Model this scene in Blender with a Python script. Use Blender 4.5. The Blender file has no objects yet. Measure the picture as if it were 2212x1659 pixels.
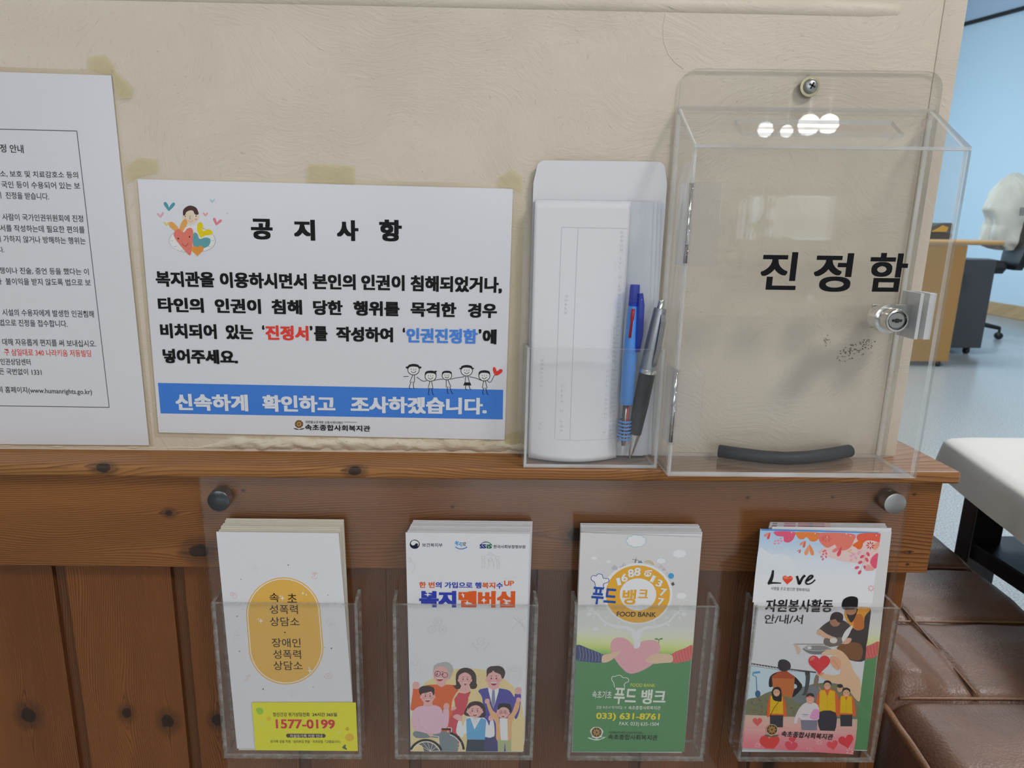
import bpy, bmesh, math, random
from mathutils import Vector, Matrix, geometry, noise
scene = bpy.context.scene
COL = scene.collection
rnd = random.Random(7)

# ---------------------------------------------------------------- camera
RIGHT = Vector((0.9999362727, -0.0036301410, 0.0106898331))
UP = Vector((-0.0095630145, 0.2308772873, 0.9729358802))
FWD = Vector((0.0059999341, 0.9729761047, -0.2308278590))
EYE = Vector((0.1133706016, -0.5726892270, 0.86))
FPX, CX, CY, WPX = 1500.0, 1014.157, 829.5, 2212.0
cam = bpy.data.cameras.new('camera')
cam.sensor_width = 36.0
cam.lens = FPX / WPX * 36.0
cam.shift_x = (WPX / 2 - CX) / WPX
cam.clip_start = 0.02
cam.clip_end = 60
cam.dof.use_dof = True
cam.dof.focus_distance = 0.575
cam.dof.aperture_fstop = 16.0
cam_o = bpy.data.objects.new('camera', cam)
cam_o.matrix_world = Matrix(((RIGHT.x, UP.x, -FWD.x, EYE.x), (RIGHT.y, UP.y, -FWD.y, EYE.y),
                             (RIGHT.z, UP.z, -FWD.z, EYE.z), (0, 0, 0, 1)))
COL.objects.link(cam_o)
scene.camera = cam_o

# ---------------------------------------------------------------- view, sky, lights
scene.view_settings.view_transform = 'Standard'
scene.view_settings.look = 'None'
scene.view_settings.exposure = -0.12
scene.view_settings.gamma = 1.0
scene.view_settings.use_curve_mapping = False
scene.cycles.transparent_max_bounces = 28
scene.cycles.max_bounces = 7
scene.cycles.diffuse_bounces = 3
scene.cycles.glossy_bounces = 4
scene.cycles.caustics_reflective = False
scene.cycles.caustics_refractive = False
world = bpy.data.worlds.new('sky')
world.use_nodes = True
scene.world = world
wn = world.node_tree.nodes
bg = wn['Background']
bg.inputs['Color'].default_value = (0.75, 0.88, 1.0, 1)
bg.inputs['Strength'].default_value = 2.2

def area_light(name, loc, target, sx, sy, power, color):
    l = bpy.data.lights.new(name, 'AREA')
    l.shape = 'RECTANGLE'
    l.size, l.size_y = sx, sy
    l.energy = power
    l.color = color
    o = bpy.data.objects.new(name, l)
    o.location = loc
    d = Vector(target) - Vector(loc)
    o.rotation_euler = d.to_track_quat('-Z', 'Y').to_euler()
    COL.objects.link(o)
    return o

# fill from two added windows behind the viewer, ceiling lamps partly added, daylight of the far room
area_light('window_daylight', (-1.9, -5.85, 1.55), (-1.6, 0, 1.2), 2.4, 1.5, 20, (0.93, 0.95, 1.0))  # broad fill on the plaster from an added window
area_light('window_daylight', (0.85, -5.85, 1.75), (0.6, 0, 1.0), 1.6, 1.2, 30, (0.93, 0.95, 1.0))  # second added window, more fill from behind
area_light('ceiling_lamp_light', (1.6, -1.75, 2.68), (1.6, -1.75, 0), 0.55, 0.55, 42, (1.0, 0.965, 0.985))
area_light('ceiling_lamp_light', (-1.3, -1.9, 2.68), (-1.3, -1.9, 0), 0.55, 0.55, 4, (1.0, 0.985, 0.97))  # added left lamp, weak ambient fill
area_light('side_ceiling_lamp_light', (2.5, 0.9, 2.66), (2.5, 0.9, 0), 0.55, 0.55, 46, (0.97, 0.99, 1.0))  # added lamp to brighten table, bench and floor
area_light('far_window_daylight', (2.6, 7.85, 1.6), (4.2, 4.5, 0.9), 2.6, 1.5, 150, (0.66, 0.85, 1.0))
area_light('far_ceiling_lamp_light', (2.6, 3.6, 2.7), (2.6, 3.6, 0), 1.2, 0.5, 46, (0.80, 0.92, 1.0))  # added overhead fill for the far room, no fixture built

# ---------------------------------------------------------------- helpers
def ray(px, py):
    return RIGHT * ((px - CX) / FPX) + UP * (-(py - CY) / FPX) + FWD
def on_y(px, py, y):
    d = ray(px, py); return EYE + d * ((y - EYE.y) / d.y)
def on_z(px, py, z):
    d = ray(px, py); return EYE + d * ((z - EYE.z) / d.z)
def on_x(px, py, x):
    d = ray(px, py); return EYE + d * ((x - EYE.x) / d.x)

def lin1(c):
    c /= 255.0
    return c / 12.92 if c <= 0.04045 else ((c + 0.055) / 1.055) ** 2.4
def lin(r, g, b):
    return (lin1(r), lin1(g), lin1(b), 1.0)
PW = lin(203, 206, 214)
def ink(r, g, b):
    l = lin(r, g, b)
    c = [0.75 * l[i] / PW[i] for i in range(3)]
    k = min(1.0, 0.82 / max(c))
    return tuple(v * k for v in c) + (1.0,)

def tag(o, label=None, cat=None, group=None, kind=None):
    if label: o['label'] = label
    if cat: o['category'] = cat
    if group: o['group'] = group
    if kind: o['kind'] = kind
    return o
def empty(name, loc=(0, 0, 0)):
    o = bpy.data.objects.new(name, None)
    o.location = loc
    o.empty_display_size = 0.02
    COL.objects.link(o)
    return o
def link_mesh(name, me, mats, parent=None, smooth=False):
    o = bpy.data.objects.new(name, me)
    for m in (mats if isinstance(mats, (list, tuple)) else [mats]):
        me.materials.append(m)
    if smooth:
        for p in me.polygons: p.use_smooth = True
    COL.objects.link(o)
    if parent is not None:
        o.parent = parent
        o.matrix_parent_inverse = Matrix.Translation(-parent.location) if parent.type == 'EMPTY' else Matrix.Identity(4)
    return o
def build(name, bm, mats, parent=None, smooth=False, auto=None):
    bmesh.ops.recalc_face_normals(bm, faces=bm.faces)
    me = bpy.data.meshes.new(name)
    bm.to_mesh(me); bm.free()
    if auto is not None:
        for p in me.polygons: p.use_smooth = True
        me.set_sharp_from_angle(angle=math.radians(auto))
    return link_mesh(name, me, mats, parent, smooth)

def box(bm, x0, x1, y0, y1, z0, z1, mi=0, bevel=0.0, seg=2):
    t = bmesh.new()
    bmesh.ops.create_cube(t, size=1.0)
    for v in t.verts:
        v.co = Vector(((x0 + x1) / 2 + v.co.x * (x1 - x0), (y0 + y1) / 2 + v.co.y * (y1 - y0), (z0 + z1) / 2 + v.co.z * (z1 - z0)))
    if bevel:
        bmesh.ops.bevel(t, geom=t.edges[:], offset=bevel, segments=seg, affect='EDGES', profile=0.5)
    merge(bm, t, mi)
def merge(bm, t, mi=None, mat=None):
    if mat is not None: t.transform(mat)
    vm = {}
    for v in t.verts: vm[v] = bm.verts.new(v.co)
    for f in t.faces:
        try:
            nf = bm.faces.new([vm[v] for v in f.verts])
            nf.material_index = f.material_index if mi is None else mi
            nf.smooth = f.smooth
        except ValueError: pass
    t.free()
def prism(bm, pts, vec, cap=0, rim=1):
    """closed polygon PTS (3-D, planar) extruded along VEC; caps carry one material slot, rims another"""
    vec = Vector(vec)
    a = [bm.verts.new(Vector(p)) for p in pts]
    b = [bm.verts.new(Vector(p) + vec) for p in pts]
    n = len(pts)
    f = bm.faces.new(a); f.material_index = cap
    f = bm.faces.new(b[::-1]); f.material_index = cap
    for i in range(n):
        f = bm.faces.new((a[i], b[i], b[(i + 1) % n], a[(i + 1) % n])); f.material_index = rim
def lathe(bm, prof, origin, axis, n=32, mi=0, mis=None):
    """revolve (radius, height) pairs about AXIS through ORIGIN"""
    axis = Vector(axis).normalized()
    q = Vector((0, 0, 1)).rotation_difference(axis)
    rings = []
    for r, h in prof:
        if r < 1e-7:
            rings.append([bm.verts.new(Vector(origin) + q @ Vector((0, 0, h)))])
        else:
            rings.append([bm.verts.new(Vector(origin) + q @ Vector((r * math.cos(2 * math.pi * k / n), r * math.sin(2 * math.pi * k / n), h))) for k in range(n)])
    for i in range(len(rings) - 1):
        a, b = rings[i], rings[i + 1]
        m = mi if mis is None else mis[i]
        for k in range(n):
            k2 = (k + 1) % n
            if len(a) == 1 and len(b) == 1: continue
            if len(a) == 1: f = bm.faces.new((a[0], b[k2], b[k]))
            elif len(b) == 1: f = bm.faces.new((a[k], a[k2], b[0]))
            else: f = bm.faces.new((a[k], a[k2], b[k2], b[k]))
            f.material_index = m; f.smooth = True
def tube(bm, pts, rad, n=10, caps=True, mi=0, flat=None):
    pts = [Vector(p) for p in pts]
    rads = rad if isinstance(rad, (list, tuple)) else [rad] * len(pts)
    rings = []
    ref = None
    for i, p in enumerate(pts):
        t = (pts[min(i + 1, len(pts) - 1)] - pts[max(i - 1, 0)]).normalized()
        if ref is None:
            ref = t.orthogonal().normalized()
        s = (ref - t * ref.dot(t)).normalized(); ref = s
        w = t.cross(s)
        rings.append([bm.verts.new(p + (s * math.cos(2 * math.pi * k / n) + w * math.sin(2 * math.pi * k / n)) * rads[i]) for k in range(n)])
    for a, b in zip(rings, rings[1:]):
        for k in range(n):
            f = bm.faces.new((a[k], a[(k + 1) % n], b[(k + 1) % n], b[k])); f.smooth = True; f.material_index = mi
    if caps:
        for rg in (rings[0], rings[-1]):
            f = bm.faces.new(rg); f.material_index = mi

# ---------------------------------------------------------------- materials
def mat(name):
    m = bpy.data.materials.new(name); m.use_nodes = True
    m.node_tree.nodes.clear()
    return m, m.node_tree.nodes, m.node_tree.links
def add(nt, kind, **kw):
    n = nt.new(kind)
    for k, v in kw.items():
        if k.startswith('i_'):
            key = k[2:].replace('_', ' ')
            n.inputs[key].default_value = v
        else: setattr(n, k, v)
    return n
def plain(name, color, rough=0.5, metallic=0.0, coat=0.0, coat_rough=0.1, spec=0.5, bump=None, noise_amt=0.0):
    m, nt, ln = mat(name)
    out = nt.new('ShaderNodeOutputMaterial')
    p = nt.new('ShaderNodeBsdfPrincipled')
    p.inputs['Base Color'].default_value = color
    p.inputs['Roughness'].default_value = rough
    p.inputs['Metallic'].default_value = metallic
    p.inputs['Coat Weight'].default_value = coat
    p.inputs['Coat Roughness'].default_value = coat_rough
    p.inputs['Specular IOR Level'].default_value = spec
    ln.new(p.outputs[0], out.inputs[0])
    tc = nt.new('ShaderNodeTexCoord')
    if noise_amt:
        nz = add(nt, 'ShaderNodeTexNoise', i_Scale=60.0, i_Detail=5.0)
        ln.new(tc.outputs['Object'], nz.inputs['Vector'])
        mx = add(nt, 'ShaderNodeMixRGB', blend_type='MULTIPLY')
        mx.inputs['Fac'].default_value = noise_amt
        mx.inputs['Color1'].default_value = color
        ln.new(nz.outputs['Fac'], mx.inputs['Color2'])
        ln.new(mx.outputs[0], p.inputs['Base Color'])
    if bump:
        nz = add(nt, 'ShaderNodeTexNoise', i_Scale=bump[0], i_Detail=6.0)
        ln.new(tc.outputs['Object'], nz.inputs['Vector'])
        b = nt.new('ShaderNodeBump')
        b.inputs['Strength'].default_value = bump[1]
        b.inputs['Distance'].default_value = bump[2]
        ln.new(nz.outputs['Fac'], b.inputs['Height'])
        ln.new(b.outputs[0], p.inputs['Normal'])
    return m
def clear_sheet(name, tint=(0.97, 0.975, 0.97), haze=0.02, ior=1.49, rough=0.0, dust=(0.8, 0.8, 0.78, 1)):
    """clear plastic sheet: light passes straight through, a Fresnel share is mirrored, a little scatters on dust"""
    m, nt, ln = mat(name)
    out = nt.new('ShaderNodeOutputMaterial')
    tr = nt.new('ShaderNodeBsdfTransparent'); tr.inputs[0].default_value = tint + (1,)
    gl = nt.new('ShaderNodeBsdfGlossy'); gl.inputs['Roughness'].default_value = rough
    gl.inputs['Color'].default_value = (0.95, 0.95, 0.95, 1)
    df = nt.new('ShaderNodeBsdfDiffuse'); df.inputs[0].default_value = dust
    # both faces of a thin sheet mirror alike: undo the node's inside-the-glass inversion on back faces
    fr = nt.new('ShaderNodeFresnel'); ge = nt.new('ShaderNodeNewGeometry'); io = nt.new('ShaderNodeMapRange')
    io.inputs['To Min'].default_value = ior; io.inputs['To Max'].default_value = 1.0 / ior
    ln.new(ge.outputs['Backfacing'], io.inputs['Value']); ln.new(io.outputs[0], fr.inputs['IOR'])
    tc = nt.new('ShaderNodeTexCoord')
    nz = add(nt, 'ShaderNodeTexNoise', i_Scale=14.0, i_Detail=8.0, i_Roughness=0.7)
    ln.new(tc.outputs['Object'], nz.inputs['Vector'])
    mr = add(nt, 'ShaderNodeMapRange'); mr.inputs['From Min'].default_value = 0.35; mr.inputs['From Max'].default_value = 0.8
    mr.inputs['To Min'].default_value = haze * 0.4; mr.inputs['To Max'].default_value = haze * 2.2
    ln.new(nz.outputs['Fac'], mr.inputs['Value'])
    m1 = nt.new('ShaderNodeMixShader'); m2 = nt.new('ShaderNodeMixShader')
    ln.new(mr.outputs[0], m1.inputs[0]); ln.new(tr.outputs[0], m1.inputs[1]); ln.new(df.outputs[0], m1.inputs[2])
    ln.new(fr.outputs[0], m2.inputs[0]); ln.new(m1.outputs[0], m2.inputs[1]); ln.new(gl.outputs[0], m2.inputs[2])
    ln.new(m2.outputs[0], out.inputs[0])
    return m
def cut_edge(name, color, clear=0.45, rough=0.35, grain=300.0):
    """sawn edge of a clear sheet: milky, half see-through"""
    m, nt, ln = mat(name)
    out = nt.new('ShaderNodeOutputMaterial')
    tr = nt.new('ShaderNodeBsdfTransparent'); tr.inputs[0].default_value = (0.92, 0.94, 0.93, 1)
    p = nt.new('ShaderNodeBsdfPrincipled'); p.inputs['Base Color'].default_value = color; p.inputs['Roughness'].default_value = rough
    tc = nt.new('ShaderNodeTexCoord')
    nz = add(nt, 'ShaderNodeTexNoise', i_Scale=grain, i_Detail=3.0)
    ln.new(tc.outputs['Object'], nz.inputs['Vector'])
    mr = add(nt, 'ShaderNodeMapRange'); mr.inputs['From Min'].default_value = 0.3; mr.inputs['From Max'].default_value = 0.7
    mr.inputs['To Min'].default_value = max(0.0, clear - 0.25); mr.inputs['To Max'].default_value = min(1.0, clear + 0.25)
    ln.new(nz.outputs['Fac'], mr.inputs['Value'])
    mx = nt.new('ShaderNodeMixShader')
    ln.new(mr.outputs[0], mx.inputs[0]); ln.new(p.outputs[0], mx.inputs[1]); ln.new(tr.outputs[0], mx.inputs[2])
    ln.new(mx.outputs[0], out.inputs[0])
    return m
def printed(name, rough=0.45, coat=0.0, spec=0.4):
    m, nt, ln = mat(name)
    out = nt.new('ShaderNodeOutputMaterial'); p = nt.new('ShaderNodeBsdfPrincipled')
    at = nt.new('ShaderNodeAttribute'); at.attribute_name = 'ink'
    p.inputs['Roughness'].default_value = rough; p.inputs['Specular IOR Level'].default_value = spec
    p.inputs['Coat Weight'].default_value = coat; p.inputs['Coat Roughness'].default_value = 0.12
    ln.new(at.outputs['Color'], p.inputs['Base Color']); ln.new(p.outputs[0], out.inputs[0])
    return m

def wood(name, along, light, dark, ring=210.0, knots=(), rough=0.38, face=0.026, tone=0.35):
    """pine with growth-ring lines running along one axis; KNOTS: (x, z, radius) in the board's face"""
    m, nt, ln = mat(name)
    out = nt.new('ShaderNodeOutputMaterial'); p = nt.new('ShaderNodeBsdfPrincipled')
    p.inputs['Roughness'].default_value = rough
    p.inputs['Coat Weight'].default_value = 0.06; p.inputs['Coat Roughness'].default_value = 0.3; p.inputs['Specular IOR Level'].default_value = 0.35
    tc = nt.new('ShaderNodeTexCoord')
    sep = nt.new('ShaderNodeSeparateXYZ'); ln.new(tc.outputs['Object'], sep.inputs[0])
    def math_(op, a, b=None, c=None):
        n = nt.new('ShaderNodeMath'); n.operation = op
        for i, v in enumerate((a, b, c)):
            if v is None: continue
            if isinstance(v, (int, float)): n.inputs[i].default_value = v
            else: ln.new(v, n.inputs[i])
        return n.outputs[0]
    X, Y, Z = sep.outputs
    g, a = (X, Z) if along == 'x' else (Z, X)
    across = math_('ADD', a, math_('MULTIPLY', Y, 0.6))
    # slow wander of the rings along the grain
    def nz_(sg, sa, detail, off=0.0):
        cb = nt.new('ShaderNodeCombineXYZ')
        ln.new(math_('MULTIPLY', g, sg), cb.inputs[0]); ln.new(math_('MULTIPLY', across, sa), cb.inputs[1]); cb.inputs[2].default_value = off
        n = add(nt, 'ShaderNodeTexNoise', i_Scale=1.0, i_Detail=detail); ln.new(cb.outputs[0], n.inputs['Vector'])
        return n.outputs['Fac']
    warp = math_('MULTIPLY', math_('SUBTRACT', nz_(3.0, 9.0, 2.0), 0.5), 0.050)
    fine = math_('MULTIPLY', math_('SUBTRACT', nz_(9.0, 60.0, 3.0, 4.0), 0.5), 0.004)
    pos = math_('ADD', math_('ADD', across, warp), fine)
    kd = None
    for kx, kz, kr in knots:
        kg, ka = (kx, kz) if along == 'x' else (kz, kx)
        dg = math_('MULTIPLY', math_('SUBTRACT', g, kg), 0.45); da = math_('SUBTRACT', a, ka)
        d2 = math_('ADD', math_('MULTIPLY', dg, dg), math_('MULTIPLY', da, da))
        bulge = math_('DIVIDE', kr * kr * 2.4, math_('ADD', d2, kr * kr * 2.0))
        sgn = math_('MULTIPLY', math_('DIVIDE', da, math_('ADD', math_('ABSOLUTE', da), kr * 0.4)), -kr * 0.9)
        pos = math_('ADD', pos, math_('MULTIPLY', bulge, sgn))
        dgk = math_('MULTIPLY', math_('SUBTRACT', g, kg), 0.8)
        yk = math_('MAXIMUM', math_('ADD', Y, face), 0.0)
        dk = math_('SQRT', math_('ADD', math_('MULTIPLY', yk, yk), math_('ADD', math_('MULTIPLY', dgk, dgk), math_('MULTIPLY', da, da))))
        dk = math_('ADD', dk, math_('MULTIPLY', math_('SUBTRACT', nz_(90, 90, 2.0, kx * 9), 0.5), kr * 0.7))
        mr = nt.new('ShaderNodeMapRange'); mr.interpolation_type = 'SMOOTHSTEP'
        mr.inputs['From Min'].default_value = kr * 0.62; mr.inputs['From Max'].default_value = kr * 0.95
        mr.inputs['To Min'].default_value = 1.0; mr.inputs['To Max'].default_value = 0.0
        ln.new(dk, mr.inputs['Value'])
        hl = nt.new('ShaderNodeMapRange'); hl.interpolation_type = 'SMOOTHSTEP'
        hl.inputs['From Min'].default_value = kr * 0.9; hl.inputs['From Max'].default_value = kr * 2.0
        hl.inputs['To Min'].default_value = 0.5; hl.inputs['To Max'].default_value = 0.0
        ln.new(dk, hl.inputs['Value'])
        mr_ = math_('MAXIMUM', mr.outputs[0], hl.outputs[0])
        kd = mr_ if kd is None else math_('MAXIMUM', kd, mr_)
    # saw-tooth rings: pale early wood running into a dark late-wood line
    dens = math_('ADD', ring, math_('MULTIPLY', nz_(0.6, 6.0, 1.0, 9.0), ring * 0.35))
    fr = math_('FRACT', math_('MULTIPLY', pos, dens))
    late = math_('POWER', fr, 3.0)
    fade = math_('MULTIPLY', late, math_('ADD', math_('MULTIPLY', nz_(5.0, 30.0, 3.0, 2.0), 1.3), 0.25))
    rampf = math_('MINIMUM', fade, 1.0)
    c1 = nt.new('ShaderNodeMixRGB'); c1.inputs[1].default_value = light; c1.inputs[2].default_value = dark
    ln.new(rampf, c1.inputs[0])
    # board-scale tone
    c2 = nt.new('ShaderNodeMixRGB'); c2.blend_type = 'MULTIPLY'; c2.inputs[0].default_value = tone
    rp = nt.new('ShaderNodeValToRGB'); rp.color_ramp.elements[0].position = 0.3; rp.color_ramp.elements[1].position = 0.72
    rp.color_ramp.elements[0].color = (0.42, 0.34, 0.30, 1); rp.color_ramp.elements[1].color = (1.15, 1.12, 1.05, 1)
    ln.new(nz_(2.2, 16.0, 4.0, 7.0), rp.inputs[0]); ln.new(c1.outputs[0], c2.inputs[1]); ln.new(rp.outputs[0], c2.inputs[2])
    col = c2.outputs[0]
    # fine fibre streaks
    c3 = nt.new('ShaderNodeMixRGB'); c3.blend_type = 'MULTIPLY'; c3.inputs[0].default_value = 0.35
    ln.new(col, c3.inputs[1]); ln.new(nz_(25.0, 900.0, 3.0, 1.0), c3.inputs[2])
    gm = nt.new('ShaderNodeMixRGB'); gm.blend_type = 'MULTIPLY'; gm.inputs[0].default_value = 1.0
    gm.inputs[2].default_value = (1.2, 1.2, 1.2, 1); ln.new(c3.outputs[0], gm.inputs[1])
    col = gm.outputs[0]
    if kd is not None:
        c4 = nt.new('ShaderNodeMixRGB'); c4.inputs[2].default_value = (0.016, 0.008, 0.005, 1)
        ln.new(math_('MULTIPLY', kd, 0.93), c4.inputs[0]); ln.new(col, c4.inputs[1]); col = c4.outputs[0]
    ln.new(col, p.inputs['Base Color'])
    b = nt.new('ShaderNodeBump'); b.inputs['Strength'].default_value = 0.25; b.inputs['Distance'].default_value = 0.0006
    ln.new(rampf, b.inputs['Height']); ln.new(b.outputs[0], p.inputs['Normal'])
    ln.new(p.outputs[0], out.inputs[0])
    return m

def plaster(name, color, color2, amount=1.0):
    m, nt, ln = mat(name)
    out = nt.new('ShaderNodeOutputMaterial'); p = nt.new('ShaderNodeBsdfPrincipled')
    p.inputs['Roughness'].default_value = 0.42
    tc = nt.new('ShaderNodeTexCoord')
    # wandering trowel strokes: coordinates warped by a slow noise, then stretched
    wz = add(nt, 'ShaderNodeTexNoise', i_Scale=5.5, i_Detail=2.0)
    ln.new(tc.outputs['Object'], wz.inputs['Vector'])
    mv = nt.new('ShaderNodeVectorMath'); mv.operation = 'MULTIPLY_ADD'
    mv.inputs[1].default_value = (0.30, 0.30, 0.30)
    ln.new(wz.outputs['Color'], mv.inputs[0]); ln.new(tc.outputs['Object'], mv.inputs[2])
    mp = nt.new('ShaderNodeMapping'); mp.inputs['Scale'].default_value = (34, 24, 95); mp.inputs['Rotation'].default_value = (0, 0.5, 0)
    ln.new(mv.outputs[0], mp.inputs['Vector'])
    st = add(nt, 'ShaderNodeTexNoise', i_Scale=1.0, i_Detail=5.0, i_Roughness=0.62)
    ln.new(mp.outputs[0], st.inputs['Vector'])
    r1 = nt.new('ShaderNodeValToRGB'); r1.color_ramp.elements[0].position = 0.58; r1.color_ramp.elements[1].position = 0.80
    ln.new(st.outputs['Fac'], r1.inputs[0])
    # fine nibs and flecks
    fl = add(nt, 'ShaderNodeTexNoise', i_Scale=260.0, i_Detail=4.0, i_Roughness=0.6)
    ln.new(mv.outputs[0], fl.inputs['Vector'])
    r2 = nt.new('ShaderNodeValToRGB'); r2.color_ramp.elements[0].position = 0.63; r2.color_ramp.elements[1].position = 0.75
    ln.new(fl.outputs['Fac'], r2.inputs[0])
    lo = add(nt, 'ShaderNodeTexNoise', i_Scale=11.0, i_Detail=3.0)
    ln.new(tc.outputs['Object'], lo.inputs['Vector'])
    b1 = nt.new('ShaderNodeBump'); b1.inputs['Strength'].default_value = 0.5 * amount; b1.inputs['Distance'].default_value = 0.0060
    ln.new(lo.outputs['Fac'], b1.inputs['Height'])
    b2 = nt.new('ShaderNodeBump'); b2.inputs['Strength'].default_value = 0.42 * amount; b2.inputs['Distance'].default_value = 0.0010
    mk = add(nt, 'ShaderNodeTexNoise', i_Scale=9.0, i_Detail=2.0)
    ln.new(tc.outputs['Object'], mk.inputs['Vector'])
    mkr = nt.new('ShaderNodeValToRGB'); mkr.color_ramp.elements[0].position = 0.46; mkr.color_ramp.elements[1].position = 0.70
    ln.new(mk.outputs['Fac'], mkr.inputs[0])
    mm = nt.new('ShaderNodeMath'); mm.operation = 'MULTIPLY'
    ln.new(r1.outputs[0], mm.inputs[0]); ln.new(mkr.outputs[0], mm.inputs[1])
    ln.new(mm.outputs[0], b2.inputs['Height']); ln.new(b1.outputs[0], b2.inputs['Normal'])
    b3 = nt.new('ShaderNodeBump'); b3.inputs['Strength'].default_value = 0.5 * amount; b3.inputs['Distance'].default_value = 0.0007
    ln.new(r2.outputs[0], b3.inputs['Height']); ln.new(b2.outputs[0], b3.inputs['Normal'])
    mp2 = nt.new('ShaderNodeMapping'); mp2.inputs['Scale'].default_value = (70, 50, 240); mp2.inputs['Rotation'].default_value = (0, -0.7, 0)
    ln.new(mv.outputs[0], mp2.inputs['Vector'])
    s2 = add(nt, 'ShaderNodeTexNoise', i_Scale=1.0, i_Detail=6.0, i_Roughness=0.7); ln.new(mp2.outputs[0], s2.inputs['Vector'])
    b4 = nt.new('ShaderNodeBump'); b4.inputs['Strength'].default_value = 0.75 * amount; b4.inputs['Distance'].default_value = 0.0009
    ln.new(s2.outputs['Fac'], b4.inputs['Height']); ln.new(b3.outputs[0], b4.inputs['Normal'])
    ln.new(b4.outputs[0], p.inputs['Normal'])
    # uneven, slightly stained paint
    cz = add(nt, 'ShaderNodeTexNoise', i_Scale=7.0, i_Detail=6.0, i_Roughness=0.65)
    ln.new(tc.outputs['Object'], cz.inputs['Vector'])
    r3 = nt.new('ShaderNodeValToRGB'); r3.color_ramp.elements[0].position = 0.3; r3.color_ramp.elements[1].position = 0.7
    r3.color_ramp.elements[0].color = color2; r3.color_ramp.elements[1].color = color
    ln.new(cz.outputs['Fac'], r3.inputs[0])
    ln.new(r3.outputs[0], p.inputs['Base Color'])
    ln.new(p.outputs[0], out.inputs[0])
    return m
def terrazzo(name):
    m, nt, ln = mat(name)
    out = nt.new('ShaderNodeOutputMaterial'); p = nt.new('ShaderNodeBsdfPrincipled')
    p.inputs['Roughness'].default_value = 0.24
    tc = nt.new('ShaderNodeTexCoord')
    vz = add(nt, 'ShaderNodeTexNoise', i_Scale=230.0, i_Detail=3.0, i_Roughness=0.7)
    ln.new(tc.outputs['Object'], vz.inputs['Vector'])
    r = nt.new('ShaderNodeValToRGB')
    r.color_ramp.elements[0].position = 0.36; r.color_ramp.elements[0].color = (0.21, 0.245, 0.265, 1)
    r.color_ramp.elements[1].position = 0.58; r.color_ramp.elements[1].color = (0.56, 0.59, 0.61, 1)
    ln.new(vz.outputs['Fac'], r.inputs[0])
    ln.new(r.outputs[0], p.inputs['Base Color']); ln.new(p.outputs[0], out.inputs[0])
    return m
def leather(name, color, color2):
    m, nt, ln = mat(name)
    out = nt.new('ShaderNodeOutputMaterial'); p = nt.new('ShaderNodeBsdfPrincipled')
    p.inputs['Roughness'].default_value = 0.44
    tc = nt.new('ShaderNodeTexCoord')
    nz = add(nt, 'ShaderNodeTexNoise', i_Scale=16.0, i_Detail=7.0, i_Roughness=0.65)
    ln.new(tc.outputs['Object'], nz.inputs['Vector'])
    r = nt.new('ShaderNodeValToRGB'); r.color_ramp.elements[0].position = 0.3; r.color_ramp.elements[1].position = 0.7
    r.color_ramp.elements[0].color = color2; r.color_ramp.elements[1].color = color
    ln.new(nz.outputs['Fac'], r.inputs[0]); ln.new(r.outputs[0], p.inputs['Base Color'])
    vo = add(nt, 'ShaderNodeTexVoronoi', i_Scale=420.0)
    ln.new(tc.outputs['Object'], vo.inputs['Vector'])
    b = nt.new('ShaderNodeBump'); b.inputs['Strength'].default_value = 0.35; b.inputs['Distance'].default_value = 0.0008
    ln.new(vo.outputs['Distance'], b.inputs['Height']); ln.new(b.outputs[0], p.inputs['Normal'])
    ln.new(p.outputs[0], out.inputs[0])
    return m
def glow(name, color, strength):
    m, nt, ln = mat(name)
    out = nt.new('ShaderNodeOutputMaterial'); e = nt.new('ShaderNodeEmission')
    e.inputs[0].default_value = color; e.inputs[1].default_value = strength
    ln.new(e.outputs[0], out.inputs[0])
    return m

PAPER = plain('white paper', (0.76, 0.755, 0.775, 1), 0.5)
LAMINATED = plain('laminated white paper', (0.735, 0.73, 0.755, 1), 0.32, coat=0.3, coat_rough=0.2)
CREAM = plain('cream paper edge', (0.78, 0.74, 0.62, 1), 0.6)
GREYPAPER = plain('grey paper', (0.66, 0.68, 0.72, 1), 0.5)
INK = printed('printed ink', 0.55, 0.0, 0.22)
GLOSSINK = printed('glossy printed ink', 0.3, 0.25)
LETTER = printed('cut vinyl lettering', 0.6, 0.0, 0.15)
ACRYLIC = clear_sheet('clear acrylic', (0.996, 0.997, 0.995), 0.002, 1.36)
DUSTY = clear_sheet('dusty clear acrylic', (0.990, 0.991, 0.988), 0.007, 1.42)
DUSTFLOOR = clear_sheet('dust-covered clear acrylic', (0.98, 0.98, 0.975), 0.11, 1.40, 0.1, (0.62, 0.56, 0.50, 1))
PANEL = clear_sheet('wide clear acrylic sheet', (0.992, 0.990, 0.988), 0.003, 1.42)
EDGE = cut_edge('polished acrylic edge', (0.84, 0.84, 0.84, 1), 0.5, 0.2, 12.0)
EDGEDARK = cut_edge('rough acrylic edge', (0.42, 0.41, 0.38, 1), 0.55, 0.35, 160.0)
PANELEDGE = cut_edge('wide sheet edge', (0.55, 0.45, 0.38, 1), 0.7)
FROST = cut_edge('frosted acrylic', (0.85, 0.86, 0.87, 1), 0.25, 0.35, 20.0)
FILM = clear_sheet('laminating film', (0.985, 0.970, 0.935), 0.022, 1.38, 0.2, (0.66, 0.56, 0.40, 1))
TAPE = clear_sheet('yellowed tape', (0.985, 0.965, 0.89), 0.10, 1.38, 0.35, (0.74, 0.66, 0.42, 1))
CHROME = plain('chrome', (0.72, 0.71, 0.69, 1), 0.16, 1.0)
STEEL = plain('brushed steel', (0.42, 0.43, 0.42, 1), 0.38, 1.0, bump=(500, 0.15, 0.0003))
DARKSTEEL = plain('dark polished steel', (0.10, 0.105, 0.11, 1), 0.22, 1.0)
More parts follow.
